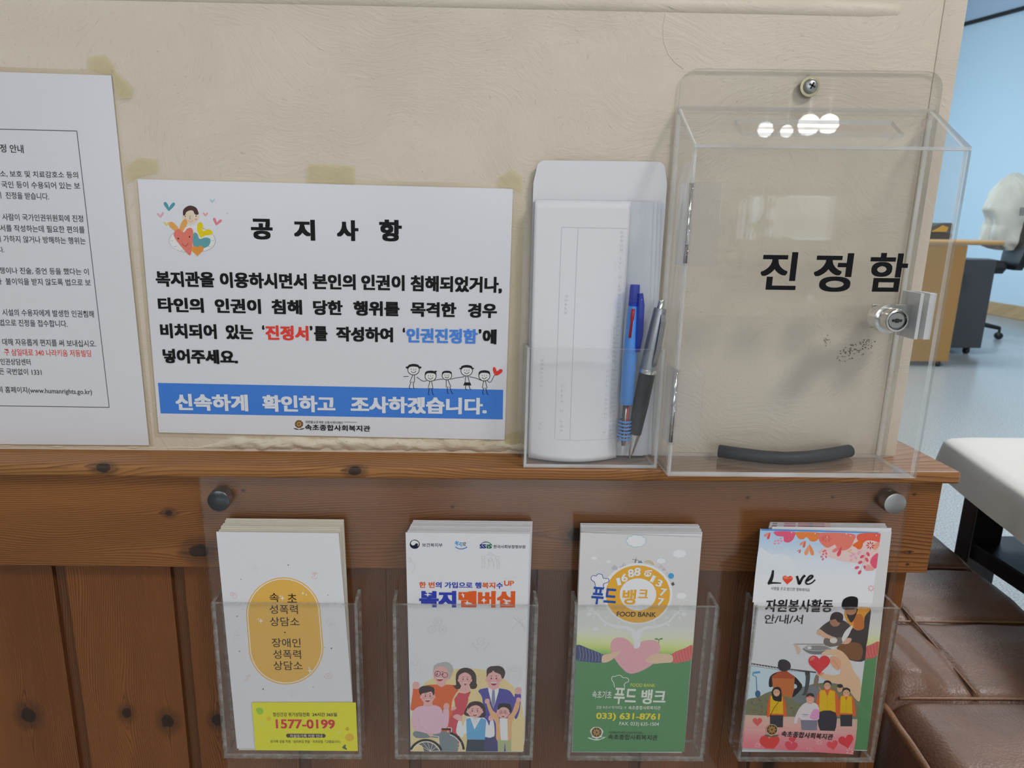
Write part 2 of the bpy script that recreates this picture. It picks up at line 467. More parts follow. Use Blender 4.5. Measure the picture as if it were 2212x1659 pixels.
BRASSY = plain('yellow zinc plate', (0.46, 0.42, 0.28, 1), 0.35, 1.0)
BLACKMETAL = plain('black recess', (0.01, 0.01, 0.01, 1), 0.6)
RUBBER = plain('black rubber', (0.018, 0.019, 0.022, 1), 0.6, bump=(300, 0.2, 0.0004))
PLASTER = plaster('cream plaster', (0.745, 0.655, 0.535, 1), (0.690, 0.600, 0.480, 1))
PLASTER_OLD = plaster('lumpy old paint', (0.80, 0.74, 0.60, 1), (0.66, 0.56, 0.40, 1), 1.6)
WHITEWALL = plain('white painted wall', (0.72, 0.70, 0.65, 1), 0.6)
BLUEWALL = plain('pale blue painted wall', (0.66, 0.80, 0.90, 1), 0.5)
CEIL = plain('pale blue painted ceiling', (0.50, 0.60, 0.74, 1), 0.6)
TERRAZZO = terrazzo('blue grey terrazzo')
LEATHER = leather('brown leather', (0.205, 0.108, 0.068, 1), (0.135, 0.067, 0.040, 1))
BLACKWOOD = plain('black painted wood', (0.012, 0.012, 0.014, 1), 0.35)
CLOTH = plain('off-white cloth', (0.80, 0.77, 0.73, 1), 0.85, bump=(900, 0.1, 0.0003))
DESKWOOD = plain('tan laminate', (0.42, 0.235, 0.075, 1), 0.4)
DESKTOP = plain('beech laminate', (0.52, 0.32, 0.14, 1), 0.35)
GREYMETAL = plain('dark grey metal', (0.055, 0.060, 0.068, 1), 0.45)
BLACKPLASTIC = plain('black plastic', (0.013, 0.013, 0.015, 1), 0.45)
JACKET = plain('cream jacket fabric', (0.76, 0.73, 0.64, 1), 0.9, bump=(700, 0.15, 0.0006))
YELLOWTOOL = plain('yellow tool plastic', (0.60, 0.33, 0.02, 1), 0.4)
BASEWOOD = wood('pine baseboard', 'x', (0.62, 0.42, 0.22, 1), (0.44, 0.25, 0.11, 1), 60)

# ---------------------------------------------------------------- flat printing
class Print:
    """ink laid on an upright sheet lying in the plane y = Y: outlines, blobs, strokes and type"""
    def __init__(self, y, lift=0.00006, ox=0.0, oy=0.0, s=1.0):
        self.y, self.lift, self.n = y, lift, 0
        self.v, self.f, self.c = [], [], []
        self.frame(ox, oy, s)
    def frame(self, ox, oy, s):
        self.ox, self.oy, self.s = ox, oy, s
        return self
    def at(self, p):
        q = on_y(self.ox + p[0] / self.s, self.oy + p[1] / self.s, self.y)
        return (q.x, q.z)
    def emit(self, pts2, tris, cols):
        self.n += 1
        y = self.y - self.lift - self.n * 0.0000015
        b = len(self.v)
        self.v += [(p[0], y, p[1]) for p in pts2]
        self.f += [tuple(b + i for i in t) for t in tris]
        if isinstance(cols, list): self.c += cols
        else: self.c += [cols] * len(pts2)
    clip = None
    def raw(self, pts2, col):
        if self.clip:
            c = self.clip; n = len(c)
            ctr = (sum(p[0] for p in c) / n, sum(p[1] for p in c) / n)
            for i in range(n):
                a, b = c[i], c[(i + 1) % n]
                sg = (b[0] - a[0]) * (ctr[1] - a[1]) - (b[1] - a[1]) * (ctr[0] - a[0])
                side = lambda p: ((b[0] - a[0]) * (p[1] - a[1]) - (b[1] - a[1]) * (p[0] - a[0])) * (1 if sg > 0 else -1)
                out = []
                for k in range(len(pts2)):
                    p, q = pts2[k - 1], pts2[k]; sp, sq = side(p), side(q)
                    if (sp >= 0) != (sq >= 0):
                        t = sp / (sp - sq); out.append((p[0] + (q[0] - p[0]) * t, p[1] + (q[1] - p[1]) * t))
                    if sq >= 0: out.append(q)
                pts2 = out
                if len(pts2) < 3: return
        pts3 = [Vector((p[0], p[1], 0)) for p in pts2]
        tris = geometry.tessellate_polygon([pts3])
        self.emit(pts2, tris, col)
    def poly(self, pts, col):
        self.raw([self.at(p) for p in pts], col)
    def smooth(self, pts, k=5, closed=True):
        out, n = [], len(pts)
        rng = range(n if closed else n - 1)
        for i in rng:
            if closed: p0, p1, p2, p3 = pts[i - 1], pts[i], pts[(i + 1) % n], pts[(i + 2) % n]
            else: p0, p1, p2, p3 = pts[max(i - 1, 0)], pts[i], pts[i + 1], pts[min(i + 2, n - 1)]
            for j in range(k):
                t = j / k
                out.append(tuple(0.5 * (2 * p1[a] + (p2[a] - p0[a]) * t + (2 * p0[a] - 5 * p1[a] + 4 * p2[a] - p3[a]) * t * t + (3 * p1[a] - p0[a] - 3 * p2[a] + p3[a]) * t ** 3) for a in (0, 1)))
        if not closed: out.append(tuple(pts[-1]))
        return out
    def blob(self, pts, col, k=5):
        self.poly(self.smooth(pts, k), col)
    def ell(self, cx, cy, rx, ry, col, rot=0.0, n=28, a0=0.0, a1=360.0):
        c, s = math.cos(math.radians(rot)), math.sin(math.radians(rot))
        pts = []
        full = a1 - a0 >= 360
        for i in range(n if full else n + 1):
            t = math.radians(a0 + (a1 - a0) * i / n)
            x, y = rx * math.cos(t), ry * math.sin(t)
            pts.append((cx + x * c - y * s, cy + x * s + y * c))
        self.poly(pts, col)
    def line(self, pts, w, col, closed=False, curve=0):
        if curve: pts = self.smooth(pts, curve, closed)
        P = [Vector(self.at(p)) for p in pts]
        w0 = w if isinstance(w, (list, tuple)) else [w] * len(P)
        if len(w0) != len(P): w0 = [w0[0] + (w0[-1] - w0[0]) * i / (len(P) - 1) for i in range(len(P))]
        sc = (Vector(self.at((pts[0][0] + 10, pts[0][1]))) - P[0]).length / 10
        n = len(P); vs = []
        for i in range(n):
            a = P[i - 1] if (i > 0 or closed) else P[i]
            b = P[(i + 1) % n] if (i < n - 1 or closed) else P[i]
            d = (b - a); d = d.normalized() if d.length > 0 else Vector((1, 0))
            q = Vector((-d.y, d.x)) * (w0[i] * sc / 2)
            vs += [tuple(P[i] + q), tuple(P[i] - q)]
        fs = [(2 * i, 2 * i + 1, 2 * ((i + 1) % n) + 1, 2 * ((i + 1) % n)) for i in range(n if closed else n - 1)]
        self.emit(vs, fs, col)
    def ring(self, cx, cy, rx, ry, w, col, n=30):
        self.line([(cx + rx * math.cos(2 * math.pi * i / n), cy + ry * math.sin(2 * math.pi * i / n)) for i in range(n)], w, col, closed=True)
    def grad(self, quad, cols):
        """QUAD tl, tr, br, bl with one colour per corner"""
        self.emit([self.at(p) for p in quad], [(0, 1, 2, 3)], list(cols))
    def bands(self, pl, pr, cols):
        """colours running down between a left and a right edge given as point lists"""
        vs, cs = [], []
        for a, b, c in zip(pl, pr, cols):
            vs += [self.at(a), self.at(b)]; cs += [c, c]
        self.emit(vs, [(2 * i, 2 * i + 1, 2 * i + 3, 2 * i + 2) for i in range(len(pl) - 1)], cs)
    def heart(self, cx, cy, r, col, rot=0.0, sx=1.0):
        c, s = math.cos(math.radians(rot)), math.sin(math.radians(rot))
        pts = []
        for i in range(30):
            t = 2 * math.pi * i / 30
            x = sx * r * 16 * math.sin(t) ** 3 / 17
            y = -r * (13 * math.cos(t) - 5 * math.cos(2 * t) - 2 * math.cos(3 * t) - math.cos(4 * t)) / 17
            pts.append((cx + x * c - y * s, cy + x * s + y * c))
        self.poly(pts, col)
    def spark(self, cx, cy, rx, ry, col):
        pts = []
        for i in range(16):
            t = 2 * math.pi * i / 16
            k = (1, 0.42, 0.27, 0.42)[i % 4]
            pts.append((cx + rx * k * math.cos(t), cy + ry * k * math.sin(t)))
        self.poly(pts, col)
    def text(self, body, x0, y0, x1, y1, h, col, bold=0.0, slant=0.0, res=3, parts=None, space=1.0):
        """type whose ink box has its top corners at (x0,y0) and (x1,y1) and is H tall; PARTS: [(text, colour)] pieces of BODY"""
        cu = bpy.data.curves.new('type', 'FONT')
        cu.body = body; cu.size = 1.0; cu.resolution_u = res; cu.space_word = space
        ob = bpy.data.objects.new('type', cu)
        def glyphs(txt, off):
            cu.body = txt; cu.offset = off
            me = bpy.data.meshes.new_from_object(ob)
            r = [v.co.copy() for v in me.vertices], [tuple(p.vertices) for p in me.polygons]
            bpy.data.meshes.remove(me)
            return r
        # heavy faces are inked in several shifted passes
        base = glyphs(body, 0.0 if bold > 0.015 else bold)
        passes = [base]
        if bold > 0.015:
            for sx, sy in ((1, 1), (-1, 1), (1, -1), (-1, -1), (0, 1), (0, -1), (1, 0), (-1, 0)):
                passes.append(([v + Vector((sx * bold, sy * bold * 0.72, 0)) for v in base[0]], base[1]))
        cuts = None
        if parts:
            cuts, acc = [], ''
            for t, c in parts:
                acc += t
                cuts.append((max(v.x for v in glyphs(acc, 0.0)[0]) + bold + 0.004, c))
        bpy.data.objects.remove(ob); bpy.data.curves.remove(cu)
        full = [v for p_ in passes for v in p_[0]]
        if not full: return
        ax, bx = min(v.x for v in full), max(v.x for v in full)
        ay, by = min(v.y for v in full), max(v.y for v in full)
        A = Vector(self.at((x0, y0))); B = Vector(self.at((x1, y1)))
        u = B - A
        un = u.normalized(); vn = Vector((un.y, -un.x))
        H = abs((Vector(self.at((x0, y0 + h))) - A).dot(vn))
        for co, fs in passes:
            pts, cs = [], []
            for v in co:
                fx, fy = (v.x - ax) / (bx - ax), (by - v.y) / (by - ay)
                p = A + u * fx + vn * (H * fy) + un * (slant * H * (1 - fy))
                pts.append((p.x, p.y))
                if cuts:
                    cc = cuts[-1][1]
                    for cx_, c_ in cuts:
                        if v.x <= cx_: cc = c_; break
                    cs.append(cc)
            self.emit(pts, fs, cs if cuts else col)
    def finish(self, name, parent, m=None):
        me = bpy.data.meshes.new(name)
        me.from_pydata(self.v, [], self.f)
        at = me.color_attributes.new('ink', 'FLOAT_COLOR', 'POINT')
        for i, c in enumerate(self.c): at.data[i].color = c
        me.update()
        return link_mesh(name, me, m or INK, parent)

BLACK = ink(12, 11, 12)
WHITE = (0.84, 0.84, 0.85, 1.0)

# ---------------------------------------------------------------- the room
CAPZ = 0.6625        # top of the wooden cap on the partition
WALLX = 0.490        # right end of the partition
def struct(o, label=None): return tag(o, label, kind='structure')

bm = bmesh.new()
box(bm, -3.6, WALLX, 0.0, 0.125, CAPZ - 0.01, 2.9, bevel=0.007, seg=4)
struct(build('wall_front', bm, PLASTER, auto=40), 'cream trowelled plaster partition wall above the wood panelling')
# a painted-over run near the top, ending in a round nose
bm = bmesh.new()
pa, pb = on_y(-200, -25, 0), on_y(1940, 21, 0)
tube(bm, [(pa.x, 0.0060, pa.z)] + [(pa.x + (pb.x - pa.x) * t, 0.0060, pa.z + (pb.z - pa.z) * t) for t in (0.3, 0.6, 0.9, 0.97)] + [(pb.x, 0.0060, pb.z), (pb.x + 0.004, 0.0062, pb.z)], [0.0080] * 5 + [0.0072, 0.005], n=28)
struct(build('trim_1', bm, PLASTER), 'painted-over bead running along the top of the plaster')
bm = bmesh.new(); box(bm, 0.4705, 0.4880, -0.0009, 0.004, CAPZ + 0.001, 2.84, bevel=0.0008)
struct(build('trim_9', bm, PLASTER, auto=40), 'painted corner bead down the right end of the plaster')
# thin painted-over wire arching down to the box
bm = bmesh.new()
tube(bm, [tuple(on_y(x, y, 0.0003)) for x, y in ((1446, -8), (1438, 25), (1432, 60), (1434, 92), (1444, 118), (1458, 135), (1476, 149))], 0.0006, n=6)
struct(build('trim_2', bm, PLASTER), 'thin painted-over wire arching down the plaster')
# old lumpy paint bead where plaster meets the cap
bm = bmesh.new()
N = 260
x0b, x1b = -0.45, 0.165
rows = []
for j in range(7):
    row = []
    for i in range(N + 1):
        x = x0b + (x1b - x0b) * i / N
        k = min(1.0, max(0.0, (x + 0.115) / 0.03))
        hgt = 0.004 + 0.0105 * k + 0.003 * noise.noise(Vector((x * 40, 3, 0))) * k
        t = j / 6
        z = CAPZ + 0.0006 + hgt * t
        bulge = 0.0042 * math.sin(math.pi * min(1, t * 1.05)) * (0.35 + 0.65 * k)
        y = 0.0012 - bulge * (1 + 0.8 * noise.noise(Vector((x * 90, z * 200, 1)))) - 0.0012 * noise.noise(Vector((x * 220, z * 500, 5))) * k
        row.append(bm.verts.new((x, min(y, 0.0015), z + 0.0012 * noise.noise(Vector((x * 150, 9, t * 2))) * k * (1 - t))))
    rows.append(row)
for a, b in zip(rows, rows[1:]):
    for i in range(N): bm.faces.new((a[i], a[i + 1], b[i + 1], b[i]))
struct(build('trim_3', bm, PLASTER_OLD, smooth=True), 'lumpy chipped paint bead along the joint of plaster and wooden cap')

def kn(px, py, r, y): p = on_y(px, py, y); return (p.x, p.z, r)
WOODCAP = wood('pine cap', 'x', (0.37, 0.165, 0.048, 1), (0.14, 0.045, 0.012, 1), 300, [kn(222, 1010, 0.006, -0.037), kn(768, 1018, 0.0055, -0.037)], tone=0.4, face=0.037)
WOODRAIL = wood('pine rail', 'x', (0.300, 0.117, 0.030, 1), (0.078, 0.023, 0.006, 1), 380,
                [kn(364, 1108, 0.0035, -0.026), kn(430, 1190, 0.009, -0.026), kn(1245, 1155, 0.008, -0.026), kn(1615, 1075, 0.0012, -0.026), kn(1798, 1074, 0.001, -0.026), kn(526, 1060, 0.0013, -0.026), kn(978, 1095, 0.001, -0.026),
                 kn(1975, 1068, 0.0012, -0.026), kn(1965, 1193, 0.0012, -0.026), kn(1960, 1219, 0.0011, -0.026)], tone=0.35)
WOODPLANK = wood('pine plank', 'z', (0.250, 0.089, 0.021, 1), (0.066, 0.019, 0.006, 1), 520,
                 [kn(60, 1545, 0.009, -0.013), kn(273, 1541, 0.006, -0.013), kn(362, 1559, 0.008, -0.013), kn(470, 1557, 0.007, -0.013), kn(1660, 1655, 0.008, -0.013)], tone=0.5, face=0.0125)
bm = bmesh.new()
box(bm, -3.6, 0.5215, -0.037, 0.160, CAPZ - 0.0105, CAPZ, bevel=0.0022, seg=3)
struct(build('trim_4', bm, WOODCAP, auto=40), 'pine cap board on top of the panelling, under the plaster')
bm = bmesh.new()
box(bm, -3.6, 0.5155, -0.026, 0.150, 0.5655, CAPZ - 0.0105, bevel=0.0008, seg=1)
struct(build('trim_5', bm, WOODRAIL, auto=40), 'wide horizontal pine rail board below the cap')
# tongue and groove boards: one profile, swept upright
bm = bmesh.new()
xg = on_y(127, 1224, -0.012).x
xend = on_y(1926, 1420, -0.012).x
prof = []
pitch = 0.1045
k = -34
while True:
    g = xg + k * pitch
    seq = [(g - 0.0062, -0.0125), (g - 0.0052, -0.0085), (g - 0.0005, -0.0080), (g + 0.0045, -0.0080), (g + 0.0056, -0.0125), (g + 0.0790, -0.0125), (g + 0.0800, -0.0118)]
    stop = False
    for x, y in seq:
        if x >= xend - 0.002: stop = True; break
        prof.append((x, y))
    if stop: break
    k += 1
prof += [(xend, -0.0125), (xend, 0.14), (prof[0][0], 0.14)]
lo = [bm.verts.new((x, y, 0.0)) for x, y in prof]; hi = [bm.verts.new((x, y, 0.5665)) for x, y in prof]
for i in range(len(prof)):
    j = (i + 1) % len(prof)
    f = bm.faces.new((lo[i], lo[j], hi[j], hi[i]))
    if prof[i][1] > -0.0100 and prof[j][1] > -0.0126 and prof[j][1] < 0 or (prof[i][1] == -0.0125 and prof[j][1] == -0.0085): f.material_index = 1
bm.faces.new(hi)
WOODTONGUE = wood('pine tongue', 'z', (0.150, 0.056, 0.017, 1), (0.055, 0.018, 0.006, 1), 520, tone=0.5)  # groove faces: darker stain plus the recess shade put into the colour
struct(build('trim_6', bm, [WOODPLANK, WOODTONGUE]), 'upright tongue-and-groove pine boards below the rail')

def quadmesh(name, pts, m):
    me = bpy.data.meshes.new(name); me.from_pydata(pts, [], [tuple(range(len(pts)))]); me.update()
    return link_mesh(name, me, m)
YB = -6.0
struct(quadmesh('floor', [(-3.7, YB, 0), (5.35, YB, 0), (5.35, 8, 0), (-3.7, 8, 0)], TERRAZZO), 'blue grey speckled floor')
# blue side wall of the far room, with a ceiling that drops towards it
XR = 5.30
ca, cb = on_x(2096, 51, XR), on_x(2212, 20, XR)
sl = (cb.z - ca.z) / (cb.y - ca.y)
def cz(y): return ca.z + sl * (y - ca.y)
ys = [0.2, 8.0]
bm = bmesh.new(); box(bm, XR, XR + 0.1, 0.2, 8.0, 0, 3.4)
struct(build('wall_right', bm, BLUEWALL), 'pale blue wall of the far room')
bm = bmesh.new(); prism(bm, [(XR - 0.012, ys[0], cz(ys[0])), (XR - 0.012, ys[1], cz(ys[1])), (XR - 0.012, ys[1], 3.4), (XR - 0.012, ys[0], 3.4)], (0.0118, 0, 0), 0, 0)
struct(build('trim_8', bm, CEIL), 'duller blue boarding high on the blue wall, above the dark strip')
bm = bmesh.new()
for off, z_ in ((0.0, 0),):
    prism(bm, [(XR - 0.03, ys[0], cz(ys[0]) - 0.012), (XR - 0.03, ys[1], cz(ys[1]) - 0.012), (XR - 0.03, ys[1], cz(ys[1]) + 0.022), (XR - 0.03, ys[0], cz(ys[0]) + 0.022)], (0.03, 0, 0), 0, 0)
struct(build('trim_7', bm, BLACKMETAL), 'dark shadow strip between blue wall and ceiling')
bm = bmesh.new(); box(bm, -3.7, XR + 0.1, 0.2, 8.05, 3.4, 3.46)
struct(build('ceiling', bm, WHITEWALL), 'white ceiling of the far room')
bm = bmesh.new()
box(bm, -3.7, XR + 0.1, YB - 0.1, 1.6, 2.85, 2.95); box(bm, -3.7, XR + 0.1, 1.6, 1.68, 2.85, 3.4)
struct(build('ceiling_front', bm, WHITEWALL), 'white ceiling above the viewer')
bm = bmesh.new()
b1, b2 = on_x(2136, 649, XR - 0.02), on_x(2212, 665, XR - 0.02)
box(bm, XR - 0.022, XR + 0.01, 0.3, 7.95, 0.0, (b1.z + b2.z) / 2, bevel=0.004)
struct(build('baseboard_right', bm, wood('pine baseboard boards', 'x', (0.62, 0.42, 0.22, 1), (0.44, 0.25, 0.11, 1), 60)), 'pine baseboard along the blue wall')
bm = bmesh.new(); box(bm, -3.7, XR + 0.1, 7.95, 8.05, 0, 3.4)
struct(build('wall_far', bm, BLUEWALL), 'far wall of the blue room, out of view')
bm = bmesh.new(); box(bm, -3.8, -3.65, YB - 0.1, 8.05, 0, 3.4)
struct(build('wall_left', bm, WHITEWALL), 'left wall, out of view')
bm = bmesh.new(); box(bm, XR, XR + 0.1, YB - 0.1, 0.25, 0, 2.9)
struct(build('wall_right_front', bm, WHITEWALL), 'right wall behind the viewer')

# wall behind the viewer, with windows; the small one shows mirrored in the clear box, the wide pair is added for fill
def mirror(px, py, ywall=YB, ym=-0.056):
    d = ray(px, py); t = ((ym - EYE.y) + (ym - ywall)) / d.y
    p = EYE + d * t
    return Vector((p.x, ywall, p.z))
w1a, w1b = mirror(1596, 408), mirror(1812, 532)
holes = [(w1a.x, w1b.x, w1b.z, w1a.z), (-3.1, -0.7, 0.8, 2.3), (0.0, 1.7, 1.15, 2.35)]
xs = sorted({-3.7, XR + 0.1} | {h[0] for h in holes} | {h[1] for h in holes})
bm = bmesh.new()
for xa, xb in zip(xs, xs[1:]):
    mid = (xa + xb) / 2
    hs = [h for h in holes if h[0] < mid < h[1]]
    if hs:
        box(bm, xa, xb, YB - 0.12, YB, 0, hs[0][2]); box(bm, xa, xb, YB - 0.12, YB, hs[0][3], 2.9)
    else: box(bm, xa, xb, YB - 0.12, YB, 0, 2.9)
struct(build('wall_back', bm, WHITEWALL), 'white wall behind the viewer with windows')
FRAME = plain('white window frame', (0.62, 0.60, 0.54, 1), 0.5)
BLIND = glow('daylit roller blind', (0.84, 0.95, 0.88, 1), 1.3)  # backlight of the blind put in as its own emission
PANE = clear_sheet('window pane', (0.95, 0.97, 0.96), 0.0)
for i, h in enumerate(holes):
    w = empty('window_%d' % (i + 1), ((h[0] + h[1]) / 2, YB, h[2]))
    struct(w, ['small window behind the viewer with a pale blind', 'wide window behind the viewer', 'window behind the viewer to the right'][i])
    bm = bmesh.new(); t = 0.05
    for a in ((h[0], h[0] + t, h[2], h[3]), (h[1] - t, h[1], h[2], h[3]), (h[0], h[1], h[2], h[2] + t), (h[0], h[1], h[3] - t, h[3])):
        box(bm, a[0], a[1], YB - 0.06, YB + 0.02, a[2], a[3])
    mx = h[0] + (h[1] - h[0]) * (0.30 if i == 0 else 0.5)
    box(bm, mx - 0.02, mx + 0.02, YB - 0.06, YB + 0.015, h[2], h[3])
    if i == 0: box(bm, h[0] + (h[1] - h[0]) * 0.13 - 0.015, h[0] + (h[1] - h[0]) * 0.13 + 0.015, YB - 0.06, YB + 0.015, h[2], h[3])
    build('window_frame', bm, FRAME, w)
    bm = bmesh.new(); box(bm, h[0] + t, h[1] - t, YB - 0.05, YB - 0.045, h[2] + t, h[3] - t)
    build('glass_pane', bm, PANE, w)
    if i == 0:
        bm = bmesh.new(); box(bm, mx + 0.06, h[1] - 0.10, YB + 0.022, YB + 0.026, h[2] + 0.08, h[3] - 0.07)
        build('roller_blind', bm, BLIND, w)
# ceiling lamps behind the viewer: square panels (left and side ones added as fill), and three glass globes mirrored in the clear box
LAMPGLOW = glow('lamp diffuser', (1.0, 0.98, 0.96, 1), 6.0)
for nm, (x, y) in (('behind the viewer, on the right', (1.6, -1.75)), ('behind the viewer, on the left', (-1.3, -1.9)), ('high above the far side of the low table', (2.5, 0.9))):
    l = empty('ceiling_lamp', (x, y, 2.85)); tag(l, 'square ceiling lamp %s' % nm, 'lamp')
    bm = bmesh.new(); box(bm, x - 0.32, x + 0.32, y - 0.32, y + 0.32, 2.76, 2.85, bevel=0.01); build('housing', bm, FRAME, l)
    bm = bmesh.new(); box(bm, x - 0.28, x + 0.28, y - 0.28, y + 0.28, 2.735, 2.7599, bevel=0.01); build('diffuser', bm, LAMPGLOW, l)
GLOBE = glow('glass globe', (0.97, 0.97, 1.0, 1), 26.0)
pl = empty('pendant_lamp', tuple(mirror(1745, 262, -3.4)[:2]) + (2.85,)); tag(pl, 'pendant lamp of three bright globes behind the viewer', 'lamp')
for px, py, r in ((1672, 274, 0.040), (1719, 278, 0.032), (1768, 264, 0.056), (1812, 262, 0.052)):
    c = mirror(px, py, -3.4)
    bm = bmesh.new()
    lathe(bm, [(0, r)] + [(r * math.sin(math.pi * i / 10), r * math.cos(math.pi * i / 10)) for i in range(1, 10)] + [(0, -r)], c, (0, 0, 1), 20)
    build('globe', bm, GLOBE, pl)
    bm = bmesh.new(); tube(bm, [(c.x, c.y, c.z + r), (c.x, c.y, 2.85)], 0.006, n=8); build('rod', bm, FRAME, pl)
# green bushes beyond the small window
LEAF = plain('bush leaves', (0.30, 0.42, 0.08, 1), 0.7)
bm = bmesh.new()
for _ in range(260):
    c = Vector(((w1a.x + w1b.x) / 2 - 0.4 + rnd.uniform(-1.0, 1.0), YB - 1.2 + rnd.uniform(-0.3, 0.3), rnd.uniform(0.0, 1.8)))
    s = rnd.uniform(0.05, 0.12); d = Vector((rnd.uniform(-1, 1), rnd.uniform(-1, 1), rnd.uniform(-1, 1))).normalized(); e = d.orthogonal().normalized()
    vs = [bm.verts.new(c + d * s), bm.verts.new(c + e * s * 0.5), bm.verts.new(c - d * s), bm.verts.new(c - e * s * 0.5)]
    bm.faces.new(vs)
tag(build('bush', bm, LEAF), 'green bush outside the small window', 'bush', kind='stuff')

# ---------------------------------------------------------------- notices
def sheet_of(name, quad, y, thick, m, parent=None):
    bm = bmesh.new()
    prism(bm, [tuple(on_y(px, py, y)) for px, py in quad], (0, thick, 0), 0, 0)
    return build(name, bm, m, parent)
YN = -0.0016
Q1 = [(-420, 142), (240, 163), (322, 962), (-420, 956)]
p1 = sheet_of('regulation_notice', Q1, YN, 0.0006, LAMINATED)
tag(p1, 'tall white text-filled notice cut off by the left picture edge', 'notice')
P = Print(YN)
INKG = ink(66, 66, 72)
for a, b in (((-40, 278), (166, 283)), ((166, 283), (236, 880)), ((236, 880), (-40, 876))): P.line([a, b], 1.6, ink(70, 70, 76))
P.finish('printed_frame', p1)
P = Print(YN, 0.0001)
def T(s, x0, y0, x1, y1, h, c=INKG, b=0.012, **kw): P.text(s, x0, y0, x1, y1, h, c, b, res=2, **kw)
T('정 안내', -1, 311, 50, 313, 18, b=0.02)
T('소, 보호 및 치료감호소 등의', -1, 368, 168, 371, 15)
T('국인 등이 수용되어 있는 보', 2, 391, 172, 394, 15)
T('ㅣ 진정을 받습니다.', 0, 414, 105, 417, 15)
T('사람이 국가인권위원회에 진정', 4, 461, 179, 465, 15)
T('서를 작성하는데 필요한 편의를', -1, 485, 182, 489, 15)
T('ㅣ가하지 않거나 방해하는 행위는', -1, 508, 184, 513, 15)
T('다.', -4, 533, 8, 533, 13)
T('쟁이나 진술, 증언 등을 했다는 이', -2, 577, 191, 580, 15)
T('ㅏ 불이익을 받지 않도록 법으로 보', -1, 600, 195, 603, 15)
T('시설의 수용자에게 발생한 인권침해', 4, 667, 202, 671, 15)
T('법으로 진정을 접수합니다.', -2, 689, 145, 692, 15)
T('대해 자유롭게 편지를 써 보내십시오.', 4, 731, 207, 735, 15)
T('구 삼일대로 340 나라키움 저동빌딩', 8, 753, 196, 756, 15, ink(205, 75, 62))
T('인권상담센터', 0, 774, 65, 775, 14)
T('든 국번없이 1331', -3, 795, 89, 797, 14)
T('회 홈페이지(www.humanrights.go.kr)', -6, 834, 198, 839, 16)
P.finish('lettering', p1)
bm = bmesh.new()
prism(bm, [tuple(on_y(px, py, -0.0010)) for px, py in [(-430, 132), (247, 152), (250, 190), (331, 966), (-430, 962)]], (0, 0.0006, 0), 0, 1)
build('laminating_film', bm, [FILM, FILM], p1)

Q2 = [(297, 387), (1108, 408), (1090, 950), (343, 934)]
p2 = sheet_of('announcement_notice', Q2, YN, 0.0006, LAMINATED)
tag(p2, 'wide white notice with heavy black text and a blue banner', 'notice')
bm = bmesh.new()
prism(bm, [tuple(on_y(px, py, -0.0010)) for px, py in [(287, 377), (1134, 398), (1116, 964), (334, 944)]], (0, 0.0006, 0), 0, 1)
build('laminating_film', bm, [FILM, FILM], p2)
P = Print(YN)
BLUEB = ink(62, 118, 205)
P.poly([(341, 827), (1087, 842), (1086, 906), (347, 893)], BLUEB)
P.finish('blue_banner', p2)
P = Print(YN, 0.00012)
B = 0.050
def T(s, x0, y0, x1, y1, h, c=BLACK, b=B, **kw): P.text(s, x0, y0, x1, y1, h, c, b, **kw)
T('공', 541, 472, 588, 473, 45); T('지', 634, 474, 680, 475, 45); T('사', 727, 475, 774, 476, 45); T('항', 819, 474, 868, 475, 47)
for s, x0, x1 in (('복지관을', 335, 462), ('이용하시면서', 474, 662), ('본인의', 675, 768), ('인권이', 780, 874), ('침해되었거나,', 887, 1085)):
    k = (x0 - 335) * 0.0175; T(s, x0, 585 + k, x1, 585 + k + (x1 - x0) * 0.0175, 34 if s[-1] != ',' else 36, b=0.046)
for s, x0, x1 in (('타인의', 340, 439), ('인권이', 463, 563), ('침해', 586, 652), ('당한', 676, 740), ('행위를', 763, 863), ('목격한', 887, 986), ('경우', 1011, 1074)):
    k = (x0 - 340) * 0.018; T(s, x0, 642 + k, x1, 642 + k + (x1 - x0) * 0.018, 32, b=0.046)
RED, BLU = ink(214, 62, 54), ink(70, 126, 214)
for s, x0, x1, c in (('비치되어', 345, 467, BLACK), ('있는', 487, 546, BLACK), ('‘', 566, 571, BLACK), ('진정서', 573, 666, RED), ('’', 669, 675, BLACK), ('를', 678, 707, BLACK), ('작성하여', 726, 849, BLACK), ('‘', 870, 875, BLACK), ('인권진정함', 878, 1032, BLU), ('’', 1034, 1040, BLACK), ('에', 1043, 1073, BLACK)):
    k = (x0 - 345) * 0.0185; T(s, x0, 698 + k, x1, 698 + k + (x1 - x0) * 0.0185, 10 if s in '‘’' else 32, c, b=0.046)
T('넣어주세요.', 351, 753, 513, 756, 31, b=0.046)
WHT = ink(205, 212, 226)
for s, x0, x1 in (('신속하게', 378, 535), ('확인하고', 566, 724), ('조사하겠습니다.', 757, 1052)):
    k = (x0 - 378) * 0.014; T(s, x0, 850 + k, x1, 850 + k + (x1 - x0) * 0.014, 36, WHT, b=0.046)
T('대한불교조계종 신흥사복지재단', 660, 908, 741, 910, 6, INKG, 0.006, res=2); P.line([(744, 911), (771, 912)], 0.8, INKG)
T('속초종합사회복지관', 659, 916, 800, 919, 13, BLACK, 0.022, res=2)
P.finish('lettering', p2)
